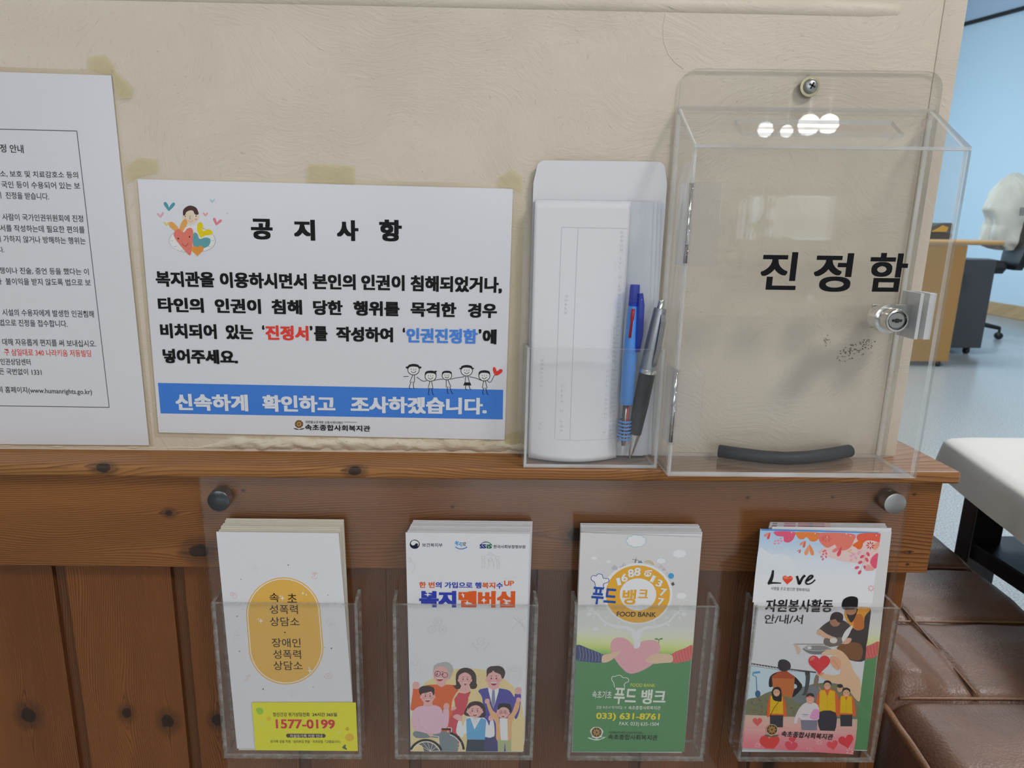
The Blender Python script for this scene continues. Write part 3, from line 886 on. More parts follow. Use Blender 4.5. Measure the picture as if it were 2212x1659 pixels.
def emblem(P, cx, cy, r, leaf):
    P.ell(cx, cy, r * 1.08, r * 1.02, ink(225, 220, 205)); P.ell(cx, cy, r, r * 0.95, ink(92, 66, 44)); P.ell(cx, cy, r * 0.62, r * 0.6, ink(150, 112, 66)); P.ell(cx, cy, r * 0.2, r * 0.2, ink(90, 66, 44))
    for i in range(8):
        t = i * math.pi / 4
        P.line([(cx + r * 0.2 * math.cos(t), cy + r * 0.2 * math.sin(t)), (cx + r * 0.9 * math.cos(t), cy + r * 0.9 * math.sin(t))], r * 0.07, ink(196, 160, 104))
    P.blob([(cx, cy + r * 1.35), (cx - r * 0.6, cy + r * 1.05), (cx - r * 1.35, cy + r * 1.0), (cx - r * 0.8, cy + r * 1.3)], leaf)
    P.blob([(cx, cy + r * 1.35), (cx + r * 0.6, cy + r * 1.05), (cx + r * 1.35, cy + r * 1.0), (cx + r * 0.8, cy + r * 1.3)], leaf)
P = Print(YN, 0.00012); emblem(P, 646, 916, 9, ink(52, 60, 52)); P.finish('emblem', p2)
# child hugging hearts, top left of the notice (drawn in enlarged coordinates)
P = Print(YN, 0.00006, 280, 370, 2.811)
def leafheart(cx, cy, r, c, rot=0):
    cs, sn = math.cos(math.radians(rot)), math.sin(math.radians(rot))
    for sg in (-1, 1):
        P.blob([(cx + (x * sg) * r * cs - y * r * sn, cy + (x * sg) * r * sn + y * r * cs) for x, y in ((0, 0.75), (0.05, 0.0), (0.55, -0.75), (0.95, -0.75), (0.98, -0.35), (0.55, 0.2))], c)
leafheart(240, 216, 34, ink(78, 146, 166), 4); leafheart(188, 268, 21, ink(206, 164, 184), -8); leafheart(224, 321, 16, ink(226, 204, 110), 0)
leafheart(502, 181, 15, ink(158, 190, 200), 0); leafheart(460, 263, 15, ink(216, 150, 160), 0); leafheart(530, 309, 27, ink(214, 124, 142), 14); leafheart(594, 256, 7, ink(180, 180, 190), 20)
LNG = ink(120, 130, 140); SK = ink(222, 208, 190)
P.blob([(352, 330), (400, 328), (440, 345), (500, 375), (518, 425), (495, 470), (440, 490), (400, 480), (300, 488), (252, 460), (240, 420), (258, 380), (300, 350)], ink(214, 216, 220))
for side, c0 in ((-1, (372, 410)), (1, (390, 410))):
    arc = [(c0[0] + side * a, c0[1] + b) for a, b in ((20, -76), (75, -56), (118, -22), (132, 16), (112, 52), (70, 74), (20, 80))]
    P.line(arc, 2.0, LNG, curve=4)
    for i in range(1, 7): P.line([(arc[i][0] - side * 10, arc[i][1] - 4), (arc[i][0] - side * 26, arc[i][1] - 6)], 1.8, LNG)
P.line([(370, 318), (372, 335)], 9, SK)
P.ell(371, 275, 47, 47, SK); P.ell(325, 278, 8, 10, SK); P.ell(418, 278, 8, 10, SK)
P.blob([(326, 268), (326, 235), (350, 213), (376, 209), (405, 222), (418, 250), (417, 262), (398, 262), (385, 240), (365, 238), (345, 248), (338, 264)], ink(72, 50, 48))
P.line([(370, 268), (364, 290), (374, 292)], 2.5, BLACK); P.line([(356, 298), (370, 306), (386, 296)], 2.0, ink(200, 90, 80), curve=3)
P.ell(338, 273, 3, 4, BLACK); P.ell(404, 272, 3, 4, BLACK); P.ell(340, 293, 8, 6, ink(232, 180, 160)); P.ell(404, 292, 8, 6, ink(232, 180, 160))
leafheart(300, 345, 56, ink(226, 168, 96), -10)
P.blob([(364, 510), (320, 465), (272, 400), (274, 365), (300, 352), (330, 370), (350, 348), (375, 345), (387, 370), (384, 430), (378, 480)], ink(222, 122, 110))
P.line([(318, 440), (340, 455), (356, 436)], 3, ink(120, 50, 50), curve=3); P.ell(296, 408, 4, 5, BLACK); P.ell(364, 398, 4, 5, BLACK)
P.blob([(390, 375), (412, 380), (425, 410), (460, 402), (490, 412), (482, 450), (440, 470), (395, 470), (384, 430)], ink(92, 150, 162))
P.blob([(432, 402), (412, 360), (412, 322), (432, 310), (446, 330), (445, 362), (480, 352), (504, 368), (494, 386), (460, 390)], ink(232, 212, 30))
P.heart(412, 480, 40, ink(226, 150, 70))
P.finish('child_illustration', p2)
# row of pen-drawn children holding hands
P = Print(YN, 0.0002, 700, 370, 2.72)
PB = ink(30, 30, 36); PF = ink(206, 208, 214)
def kid(cx, cy, r, dx, tie=0, skirt=False):
    P.line([(cx - 4, cy + r), (cx - 14 + dx, cy + r + 42), (cx + 14 + dx, cy + r + 42), (cx + 6, cy + r)], 3.6, PB, closed=True)
    for sg in (-1, 1): P.line([(cx + dx + sg * 7, cy + r + 42), (cx + dx * 1.6 + sg * 13, cy + r + 76), (cx + dx * 1.6 + sg * 13 + 8, cy + r + 80)], 3.6, PB, curve=2)
    if skirt: P.poly([(cx - 16 + dx, cy + r + 38), (cx + 16 + dx, cy + r + 38), (cx + 24 + dx, cy + r + 56), (cx - 24 + dx, cy + r + 56)], PB)
    P.ell(cx, cy, r * 1.12, r, PF); P.ring(cx, cy, r * 1.12, r, 4.0, PB, 24)
    P.blob([(cx - r * 1.15, cy - r * 0.1), (cx - r * 1.0, cy - r * 0.9), (cx, cy - r * 1.15), (cx + r, cy - r * 0.9), (cx + r * 1.15, cy - r * 0.1), (cx + r * 0.7, cy - r * 0.55), (cx - r * 0.6, cy - r * 0.6)], PB)
    P.line([(cx - r * 0.5, cy + r * 0.3), (cx, cy + r * 0.6), (cx + r * 0.5, cy + r * 0.25)], 3.6, PB, curve=3)
    P.line([(cx, cy - r * 0.25), (cx + 2, cy + r * 0.2)], 2.0, PB)
    for sg in (-1, 1):
        P.ell(cx + sg * r * 0.45, cy - r * 0.1, 2.2, 3, PB)
        if tie: P.ell(cx + sg * r * 1.25, cy - r * 0.45, tie, tie * 0.7, PB)
kid(526, 1166, 30, -8, 9); kid(626, 1204, 29, 0); kid(722, 1200, 25, 10); kid(838, 1172, 30, 4, 6, True); kid(942, 1202, 29, 2)
for a in (((497, 1205), (466, 1206)), ((545, 1208), (580, 1232), (604, 1230)), ((648, 1228), (680, 1222), (700, 1222)), ((742, 1222), (775, 1214), (826, 1206)), ((852, 1206), (890, 1214), (922, 1228)), ((958, 1228), (978, 1240), (1000, 1198))):
    P.line(list(a), 3.2, PB, curve=3)
P.ell(626, 1178, 6, 6, PB); P.ell(656, 1176, 7, 5, PB)
P.line([(1000, 1200), (1012, 1190)], 2.5, PB)
P.blob([(1008, 1200), (992, 1168), (996, 1150), (1008, 1156), (1016, 1174), (1034, 1162), (1049, 1168), (1040, 1186)], ink(206, 56, 52))
P.finish('children_illustration', p2)

def tape(quad, label, y=-0.0024):
    bm = bmesh.new()
    prism(bm, [tuple(on_y(px, py, y)) for px, py in quad], (0, 0.0004, 0), 0, 0)
    tag(build('tape_strip', bm, TAPE), label, 'tape', 'yellowed tape on the notices')
tape([(187, 148), (190, 122), (226, 118), (246, 142), (241, 160), (214, 158)], 'yellowed tape on the top edge of the tall notice')
tape([(240, 150), (256, 160), (287, 190), (282, 212), (256, 214), (247, 190)], 'yellowed tape at the upper right side of the tall notice')
tape([(272, 356), (300, 340), (338, 344), (342, 372), (300, 382), (275, 392)], 'yellowed tape over the top left corner of the blue-banner notice')
tape([(664, 353), (766, 358), (766, 398), (662, 393)], 'yellowed tape in the middle of the blue-banner notice\'s top edge')
tape([(1074, 402), (1078, 384), (1106, 363), (1128, 382), (1128, 420), (1112, 408)], 'yellowed tape over the top right corner of the blue-banner notice')
tape([(1092, 940), (1122, 930), (1124, 958), (1090, 964)], 'yellowed tape at the bottom right corner of the blue-banner notice')

# ---------------------------------------------------------------- wall display of clear acrylic with four leaflet pockets
disp = empty('leaflet_display', (0.19, -0.0315, 0.36))
tag(disp, 'wide clear acrylic wall display with four leaflet pockets, bolted to the pine rail', 'leaflet display')
YP = -0.0330       # front of the wide sheet
bm = bmesh.new()
tl, tr = on_y(429, 1028, YP), on_y(1968, 1041, YP)
bl, br = on_y(490, 1640, YP), on_y(1873, 1655, YP)
def ext(a, b, z): t = (z - a.z) / (b.z - a.z); return (a.x + (b.x - a.x) * t, YP, z)
prism(bm, [tuple(tl), tuple(tr), ext(tr, br, 0.355), ext(tl, bl, 0.355)], (0, 0.003, 0), 0, 1)
build('back_sheet', bm, [PANEL, PANELEDGE], disp)
for (px, py), m in (((1934.5, 1089), STEEL), ((471.5, 1083), DARKSTEEL)):
    c = on_y(px, py, YP - 0.0085)
    bm = bmesh.new()
    R0 = 0.0092
    lathe(bm, [(0, 0), (R0 * 0.9, 0), (R0 * 0.97, -0.0003), (R0, -0.0010), (R0, -0.0084), (0, -0.0084)], (c.x, YP - 0.0085, c.z), (0, -1, 0), 40, 0, [0, 0, 1, 1, 1])
    lathe(bm, [(0, 0), (0.0072, 0), (0.0072, -0.0042), (0, -0.0042)], (c.x, YP + 0.0028, c.z), (0, -1, 0), 24, 1)
    build('standoff_bolt', bm, [m, STEEL], disp, auto=35)
POCK = [(-0.0950, 0.0255, 0.006, 0), (0.0548, 0.1758, 0, 0), (0.2062, 0.3262, 0, 0), (0.3568, 0.4765, 0, 0)]
PZ0, PZ1, PD, PT = 0.3985, 0.5490, 0.0230, 0.0026
for x0, x1, sh, _ in POCK:
    bm = bmesh.new()
    yf = YP - PD
    prism(bm, [(x0, yf, PZ0), (x1, yf, PZ0), (x1, yf, PZ1), (x0, yf, PZ1)], (0, PT, 0), 0, 1)
    for xa in (x0, x1 - PT):
        prism(bm, [(xa, yf + PT + 0.0001, PZ0), (xa, YP - 0.0002, PZ0), (xa, YP - 0.0002, PZ1 + 0.0012), (xa, yf + PT + 0.0001, PZ1)], (PT, 0, 0), 0, 1)
    prism(bm, [(x0 + PT + 0.0001, yf + PT + 0.0001, PZ0), (x1 - PT - 0.0001, yf + PT + 0.0001, PZ0), (x1 - PT - 0.0001, YP - 0.0002, PZ0), (x0 + PT + 0.0001, YP - 0.0002, PZ0)], (0, 0, PT), 0, 1)
    build('pocket', bm, [DUSTY, EDGEDARK], disp)

# folded leaflets: three leaves in a Z
def leaflet_mesh(name, quad3, m, t=0.00019, g=0.00012, my=0):
    """QUAD3: tl, tr, br, bl of the front leaf in space"""
    tl, tr, br, bl = [Vector(q) for q in quad3]
    prof = [(0, 0), (1, 0), (1, 2 * t + g), (t, 2 * t + g), (t, 2 * t + 2 * g), (1, 2 * t + 2 * g), (1, 3 * t + 2 * g), (0, 3 * t + 2 * g), (0, t + g), (1 - t, t + g), (1 - t, t), (0, t)]
    w = (tr - tl).length
    prof = [(u if u in (0, 1) else (t / w if u == t else 1 - t / w), y) for u, y in prof]
    bm = bmesh.new()
    top = [bm.verts.new(tl.lerp(tr, u) + Vector((0, y, 0))) for u, y in prof]
    bot = [bm.verts.new(bl.lerp(br, u) + Vector((0, y, 0))) for u, y in prof]
    n = len(prof)
    for i in range(n):
        j = (i + 1) % n
        bm.faces.new((top[i], top[j], bot[j], bot[i]))
    bm.faces.new(top); bm.faces.new(bot[::-1])
    return build(name, bm, m)
def px_quad(q, y): return [tuple(on_y(px, py, y)) for px, py in q]
YC = -0.0515       # front covers
ZB = PZ0 + PT + 0.0006
def stack(front, back, n, gap, label, group, m, prints=None, jit=0.0005):
    """N leaflets standing behind a front cover; FRONT and BACK: (left, right, top) pixel triples of the first and the last"""
    y0, y1 = YC + gap, YP - 0.0012
    fl, fr_ = on_y(front[0], front[2], YC), on_y(front[1], front[2], YC)
    bl_, br_ = on_y(back[0], back[2], y1), on_y(back[1], back[2], y1)
    bx_l, bx_r = front[3], front[4]
    for i in range(n):
        t = (i + 0.35) / (n - 0.65)
        y = y0 + (y1 - y0) * i / (n - 1)
        j = rnd.uniform(-jit, jit)
        xl, xr = fl.x + (bl_.x - fl.x) * t + j, fr_.x + (br_.x - fr_.x) * t + j
        zt = fl.z + (bl_.z - fl.z) * t + rnd.uniform(-jit, jit) * 0.7
        q = [(xl, y, zt), (xr, y, zt - 0.0002), (xr + bx_r, y, ZB), (xl + bx_l, y, ZB)]
        o = leaflet_mesh('leaflet', q, m)
        tag(o, label, 'leaflet', group)
        if prints: prints(o, y, q)

# --- stack 1: cream leaflets with a yellow oval
C1 = [(467, 1149), (731.5, 1152), (770, 1617.5), (512, 1617)]
l1 = leaflet_mesh('leaflet', px_quad(C1, YC), PAPER)
tag(l1, 'white leaflet with a big mustard-yellow oval, front of the leftmost stack', 'leaflet')
stack((470, 731, 1149, 0.0026, 0.0030), (489, 743, 1121), 9, 0.0016,
      'plain cream leaflet tucked behind the mustard-oval leaflet', 'leaflets behind the mustard-oval leaflet', CREAM)
P = Print(YC, 0.00005, 440, 1100, 2.967)
MU = ink(214, 172, 88)
def stadium(cx, cy, rx, top, bot, n=18):
    pts = []
    for i in range(n + 1):
        t = math.pi + math.pi * i / n; pts.append((cx + rx * math.cos(t), top + rx + rx * math.sin(t)))
    for i in range(n + 1):
        t = math.pi * i / n; pts.append((cx + 17 + rx * math.cos(t), bot - rx + rx * math.sin(t)))
    return pts
P.poly(stadium(511, 0, 240, 436, 1124), ink(216, 172, 96)); P.poly(stadium(511, 0, 232, 444, 1116), WHITE); P.poly(stadium(511, 0, 227, 449, 1111), ink(208, 166, 82))
P.finish('oval_print', l1)
P = Print(YC, 0.0001, 440, 1100, 2.967)
BR_ = ink(52, 36, 24)
for s, x0, y, x1 in (('속', 420, 536, 482), ('초', 535, 540, 597), ('성폭력', 420, 612, 602), ('상담소', 422, 690, 612), ('장애인', 434, 826, 620), ('성폭력', 443, 900, 622), ('상담소', 445, 972, 632)):
    P.text(s, x0, y, x1, y + 1.5, 58, BR_, 0.008)
P.ell(521, 789, 5, 5, BR_)
P.finish('lettering', l1)
P = Print(YC, 0.0001, 440, 1100, 2.967)
for cx, cy, r in ((505, 570, 15), (493, 556, 7), (636, 538, 11), (658, 548, 7), (367, 716, 16), (352, 703, 7), (680, 1034, 16), (674, 1016, 7)): P.spark(cx, cy, r, r * 1.2, WHITE)
DOT = ink(90, 90, 98)
for cx, cy, r in ((542, 357, 4), (239, 448, 3), (214, 686, 4), (230, 910, 4), (381, 1152, 5), (818, 891, 5), (796, 549, 3), (775, 884, 2.5), (703, 1140, 3), (252, 640, 2)): P.ell(cx, cy, r, r, DOT, n=10)
PK, GY = ink(214, 164, 160), ink(196, 196, 190)
def heart_line(P, cx, cy, r, w, c): 
    P.line([(cx + r * 16 * math.sin(t) ** 3 / 17, cy - r * (13 * math.cos(t) - 5 * math.cos(2 * t) - 2 * math.cos(3 * t) - math.cos(4 * t)) / 17) for t in [2 * math.pi * i / 22 for i in range(22)]], w, c, closed=True)
heart_line(P, 327, 378, 15, 2, GY); P.line([(300, 384), (308, 398), (328, 400), (346, 398), (356, 384)], 2, GY, curve=3)
P.line([(690, 434), (705, 446), (724, 442), (730, 430)], 3, PK, curve=3); P.line([(690, 432), (712, 426)], 2, PK); P.line([(712, 432), (712, 408)], 2.5, PK); heart_line(P, 704, 412, 8, 2.2, PK); heart_line(P, 720, 410, 7, 2, PK)
P.line([(172, 532), (192, 532), (192, 552), (172, 552)], 2.5, PK, closed=True); P.ring(200, 556, 14, 16, 2.5, PK, 16); P.line([(172, 538), (192, 538)], 2, PK)
heart_line(P, 815, 735, 30, 2.2, GY); heart_line(P, 818, 738, 10, 3, GY)
P.ring(210, 796, 17, 14, 2, GY, 18); P.ring(210, 818, 19, 12, 2, GY, 18)
P.line([(262, 1092), (276, 1098), (284, 1084), (280, 1072), (300, 1060)], 8, PK, curve=3); P.line([(262, 1092), (276, 1098), (284, 1084), (280, 1072), (300, 1060)], 3.5, WHITE, curve=3)
heart_line(P, 796, 1060, 13, 2.5, PK); P.line([(770, 1064), (780, 1080), (798, 1084), (816, 1080), (826, 1064)], 3, PK, curve=3)
P.ring(574, 1182, 22, 18, 1.8, GY, 18); heart_line(P, 574, 1182, 9, 1.8, GY); P.ring(290, 1270, 24, 16, 1.2, ink(210, 210, 212), 16)
P.finish('icon_print', l1)
# yellow card in front
YK = -0.0527
KQ = [(543.8, 1518), (768.6, 1518), (773, 1622.4), (552, 1620.7)]
bm = bmesh.new(); prism(bm, px_quad(KQ, YK), (0, 0.0004, 0), 0, 0)
YEL = plain('yellow card', ink(218, 216, 32), 0.45)
kc = build('contact_card', bm, YEL); tag(kc, 'bright yellow phone card in front of the mustard-oval leaflet', 'card')
P = Print(YK, 0.00005, 440, 1460, 5.672); P.clip = [(on_y(px, py, YK).x, on_y(px, py, YK).z) for px, py in KQ]
P.blob([(640, 420), (660, 392), (705, 392), (732, 430), (715, 465), (670, 468)], ink(150, 190, 52)); P.ell(796, 527, 29, 27, ink(214, 186, 50)); P.ell(713, 590, 35, 36, ink(226, 224, 90))
P.ell(1759, 650, 24, 22, ink(196, 160, 48)); P.ell(1788, 753, 54, 49, ink(210, 172, 52)); P.ell(1660, 686, 30, 14, ink(226, 224, 120)); 
P.poly([(1034, 708), (1470, 710), (1470, 757), (1034, 755)], ink(74, 56, 52)); P.ell(1034, 731.5, 24, 23.5, ink(74, 56, 52)); P.ell(1470, 733.5, 24, 23.5, ink(74, 56, 52))
P.blob([(1698, 880), (1720, 850), (1745, 845), (1738, 870), (1758, 896), (1740, 902)], ink(88, 92, 70))
P.finish('dots_and_banner', kc)
P = Print(YK, 0.0002, 440, 1460, 5.672)
P.text('정신건강 위기상담전화', 846, 446, 1298, 448, 50, ink(60, 50, 34), 0.012, res=2); P.text('24시간 365일', 1330, 448, 1632, 450, 46, ink(46, 38, 28), 0.02, res=2)
P.text('1577-0199', 880, 530, 1606, 534, 112, ink(196, 48, 62), 0.028)
P.text('자살유가족 지원 안내', 1056, 714, 1452, 716, 38, ink(214, 206, 200), 0.012, res=2)
P.text('유가족 상담 지원 · 심리부검 면담 · 자조모임「고맙습니다」', 818, 784, 1676, 786, 36, ink(70, 62, 40), 0.006, res=2)
P.finish('lettering', kc)

# --- stack 2: white leaflets with a cartoon family
C2 = [(876, 1150.5), (1145, 1153), (1131, 1623), (888, 1623)]
l2 = leaflet_mesh('leaflet', px_quad(C2, YC), PAPER)
tag(l2, 'white leaflet with a cartoon family of seven at its foot', 'leaflet')
stack((880, 1146, 1150, 0.0006, -0.0002), (892, 1150, 1124), 12, 0.0013,
      'plain white leaflet tucked behind the cartoon-family leaflet', 'leaflets behind the cartoon-family leaflet', PAPER, None, 0.0003)
P = Print(YC, 0.0001, 880, 1130, 7.9)
NAVY, ORG, RBL = ink(22, 26, 54), ink(206, 88, 40), ink(48, 62, 164)
P.text('보건복지부', 252, 340, 600, 344, 64, ink(48, 48, 56), 0.012)
P.text('복지', 822, 296, 944, 330, 80, ink(42, 142, 206), 0.03); P.text('로', 948, 322, 1006, 330, 60, ink(70, 74, 82), 0.02)
P.line([(818, 404), (870, 432), (920, 440), (970, 432), (1020, 406)], [14, 16], ink(36, 112, 178), curve=4)
P.text('SS', 1234, 358, 1344, 360, 72, ink(26, 48, 116), 0.05); P.text('iS', 1352, 358, 1442, 360, 74, ink(32, 108, 84), 0.05)
arc = [(1240, 392), (1262, 352), (1300, 328), (1345, 320), (1395, 332), (1436, 366), (1446, 398)]
P.line(arc[:4], [4, 15], ink(26, 48, 116), curve=4); P.line(arc[3:], [15, 4], ink(32, 108, 84), curve=4)
P.text('한국사회보장정보원', 1470, 372, 2014, 374, 58, ink(44, 44, 50), 0.012)
P.text('한 번의 가입으로 행복지수', 200, 1000, 1632, 1012, 104, RBL, 0.034, parts=[('한 번', ORG), ('의 가입으로 행', RBL), ('복지', ORG), ('수', RBL)])
P.text('UP', 1652, 980, 1822, 984, 88, ORG, 0.03)
P.text('복지', 200, 1150, 836, 1156, 282, RBL, 0.062); P.text('멤버십', 872, 1156, 1842, 1160, 282, ORG, 0.062)
for cx, cy, rx in ((348, 1216, 70), (944, 1220, 34), (1022, 1358, 66), (1305, 1322, 52), (1690, 1364, 66), (1784, 1010, 24)): P.spark(cx, cy, rx, rx * (0.62 if rx > 60 else 1.1), ink(222, 224, 230))
for cx, cy, r in ((1680, 936, 15), (1838, 926, 24), (1614, 1008, 22)): P.spark(cx, cy, r * 0.8, r * 1.2, ink(220, 208, 160))
P.finish('lettering', l2)
P = Print(YC, 0.00012, 880, 1130, 7.9)
P.ell(126, 360, 86, 78, NAVY); P.blob([(60, 330), (84, 304), (130, 296), (178, 316), (196, 352), (178, 396), (176, 350), (140, 348), (122, 372), (90, 378), (66, 360)], ink(214, 218, 228)); P.line([(60, 330), (92, 294), (150, 288), (196, 326), (206, 372), (178, 424)], 7, ink(110, 74, 78), curve=3)
P.finish('emblem', l2)
P = Print(YC, 0.00012, 830, 1100, 2.967)
GI = ink(186, 186, 192)
for cx, cy in ((634, 311), (725, 311), (680, 287), (680, 323)): P.ring(cx, cy, 11, 10, 2.4, GI, 16)
for a in ((648, 300, 666, 288), (694, 288, 712, 300)): P.line([a[:2], a[2:]], 2.2, GI)
for x in (626, 640, 666, 694, 718, 732): P.line([(x, 325), (x + 6, 350), (x - 4 if x < 680 else x + 6, 380)], 2.2, GI, curve=3)
for cx, cy, r in ((342, 722, 26), (306, 770, 24), (376, 772, 24)): P.ring(cx, cy, r, r, 2.4, GI, 18); P.ring(cx, cy - 4, 7, 7, 2, GI, 10); P.line([(cx - 13, cy + 14), (cx, cy + 4), (cx + 13, cy + 14)], 2, GI, curve=3)
P.ring(619, 843, 24, 23, 2.4, GI, 18); P.line([(608, 843), (616, 850), (630, 837)], 2.2, GI)
for sg in (-1, 1): P.line([(619 + sg * 58, 845), (619 + sg * 48, 878), (619 + sg * 26, 890), (619 + sg * 20, 912)], 2.4, GI, curve=3); P.line([(619 + sg * 44, 856), (619 + sg * 38, 880)], 2.2, GI)
P.line([(826, 688), (850, 712), (880, 730), (905, 780)], 2.4, GI, curve=3); P.line([(905, 690), (880, 708), (850, 735), (812, 770)], 2.4, GI, curve=3); P.line([(840, 680), (872, 705)], 2.2, GI); P.line([(868, 738), (915, 760)], 2.2, GI)
P.line([(152, 318), (166, 310), (170, 328), (158, 338)], 2, GI, curve=3); P.line([(172, 330), (194, 348), (200, 374), (184, 392), (180, 408)], 2, GI, curve=3)
for cx in (806, 838, 872): P.ring(cx, 1018, 11, 11, 2, GI, 14)
P.line([(790, 1040), (800, 1096), (816, 1060), (832, 1096), (846, 1060), (862, 1096), (884, 1040), (790, 1036)], 2, GI)
P.ring(178, 975, 9, 10, 2, GI, 12); P.ring(218, 974, 11, 11, 2, GI, 14); P.line([(168, 1000), (238, 996), (232, 1056), (214, 1056), (206, 1024), (186, 1056), (168, 1056)], 2, GI)
P.finish('icon_print', l2)
# the cartoon family
P = Print(YC, 0.00006, 830, 1400, 5.978); P.clip = [(on_y(px, py, YC).x, on_y(px, py, YC).z) for px, py in C2]
SKN, SKD, HAIR, RMO = ink(230, 178, 180), ink(214, 146, 152), ink(62, 46, 46), ink(150, 44, 52)
CRM = ink(226, 208, 160)
P.blob([(345, 1332), (344, 900), (470, 520), (640, 380), (880, 276), (1130, 260), (1340, 296), (1520, 378), (1660, 490), (1760, 660), (1802, 900), (1806, 1332)], CRM, 4)
def fist(cx, cy, r):
    P.blob([(cx - r, cy + r * 0.3), (cx - r * 0.7, cy - r * 0.7), (cx, cy - r), (cx + r * 0.8, cy - r * 0.7), (cx + r, cy + r * 0.2), (cx + r * 0.6, cy + r), (cx - r * 0.6, cy + r)], SKN)
    for k in (-0.3, 0.15): P.line([(cx + r * k, cy - r * 0.5), (cx + r * (k + 0.2), cy + r * 0.2)], r * 0.12, SKD)
def face(cx, cy, rx, ry, smile=1.0, ears=True, dx=0):
    if ears:
        P.ell(cx - rx, cy + ry * 0.12, rx * 0.2, ry * 0.2, SKN); P.ell(cx + rx, cy + ry * 0.12, rx * 0.2, ry * 0.2, SKN)
    P.blob([(cx - rx, cy - ry * 0.5), (cx, cy - ry), (cx + rx, cy - ry * 0.5), (cx + rx * 0.98, cy + ry * 0.3), (cx + rx * 0.6, cy + ry * 0.86), (cx, cy + ry * 1.02), (cx - rx * 0.6, cy + ry * 0.86), (cx - rx * 0.98, cy + ry * 0.3)], SKN)
    for sg in (-1, 1):
        P.ell(cx + dx + sg * rx * 0.58, cy + ry * 0.2, rx * 0.24, ry * 0.14, ink(222, 150, 158))
        P.ell(cx + dx + sg * rx * 0.36, cy - ry * 0.04, rx * 0.09, ry * 0.12, HAIR)
        P.line([(cx + dx + sg * rx * 0.22, cy - ry * 0.32), (cx + dx + sg * rx * 0.48, cy - ry * 0.36)], rx * 0.08, HAIR)
    P.line([(cx + dx, cy - ry * 0.02), (cx + dx - rx * 0.05, cy + ry * 0.22)], rx * 0.12, SKD)
    m = [(cx + dx - rx * 0.42 * smile, cy + ry * 0.42), (cx + dx, cy + ry * 0.47), (cx + dx + rx * 0.42 * smile, cy + ry * 0.40), (cx + dx + rx * 0.3 * smile, cy + ry * 0.70), (cx + dx, cy + ry * 0.80), (cx + dx - rx * 0.3 * smile, cy + ry * 0.70)]
    P.blob(m, RMO)
    P.blob([m[0], m[1], m[2], (cx + dx + rx * 0.3 * smile, cy + ry * 0.54), (cx + dx - rx * 0.3 * smile, cy + ry * 0.55)], WHITE)
# grandfather, orange jumper
P.blob([(372, 540), (365, 520), (455, 520), (560, 476), (690, 470), (800, 470), (905, 478), (960, 520), (930, 700), (860, 880), (835, 1060), (700, 1060), (500, 800), (350, 806), (350, 700)], ink(206, 98, 52), 3)
fist(410, 478, 46)
P.poly([(672, 440), (800, 440), (790, 478), (740, 505), (690, 478)], SKN)
P.blob([(634, 310), (640, 232), (690, 196), (720, 190), (790, 176), (850, 196), (890, 260), (880, 330), (840, 400), (800, 380), (760, 240), (690, 250), (650, 300)], ink(166, 166, 170), 4)
face(734, 340, 98, 108, 1.0, False, -16)
P.blob([(640, 312), (652, 262), (700, 236), (780, 240), (824, 290), (838, 330), (850, 250), (800, 196), (700, 196), (642, 240)], ink(166, 166, 170), 4)
for cx in (690, 783): P.ring(cx, 330 + (cx - 690) * 0.2, 36, 33, 8, ink(84, 60, 84), 22)
P.line([(726, 338), (748, 344)], 6, ink(84, 60, 84))
# mother, red dress, cream cardigan
P.blob([(960, 550), (1040, 560), (1130, 545), (1230, 600), (1280, 700), (1270, 980), (1040, 1332), (930, 1332), (900, 900), (880, 740), (920, 620)], CRM, 4)
P.blob([(950, 575), (1040, 585), (1115, 560), (1085, 640), (1080, 700), (1000, 950), (950, 1332), (870, 1332), (830, 1000), (880, 830), (910, 720), (905, 640)], ink(192, 74, 88), 4)
P.blob([(960, 545), (915, 600), (880, 690), (868, 760), (905, 780), (915, 730), (905, 660), (950, 590)], CRM, 4)
P.line([(955, 560), (888, 650), (870, 745)], 5, ink(205, 176, 120), curve=4)
P.blob([(862, 800), (872, 762), (915, 752), (936, 772), (905, 798)], SKN)
P.blob([(930, 860), (985, 880), (1060, 830), (1110, 850), (1130, 890), (1020, 905)], CRM, 3); P.blob([(890, 890), (910, 862), (960, 855), (1012, 900), (990, 925), (950, 930)], SKN)
P.blob([(924, 400), (935, 320), (985, 268), (1060, 252), (1140, 282), (1185, 350), (1190, 450), (1202, 474), (1180, 520), (1120, 524), (1090, 470), (1000, 480), (985, 520), (930, 528), (888, 478), (926, 474)], HAIR, 4)
P.poly([(1000, 470), (1090, 470), (1110, 548), (1040, 580), (965, 552)], SKN)
face(1042, 405, 78, 92, 0.5, True, 4)
P.blob([(950, 392), (960, 330), (1010, 308), (1090, 326), (1134, 380), (1140, 400), (1165, 350), (1120, 280), (1040, 262), (960, 300), (936, 370)], HAIR, 4)
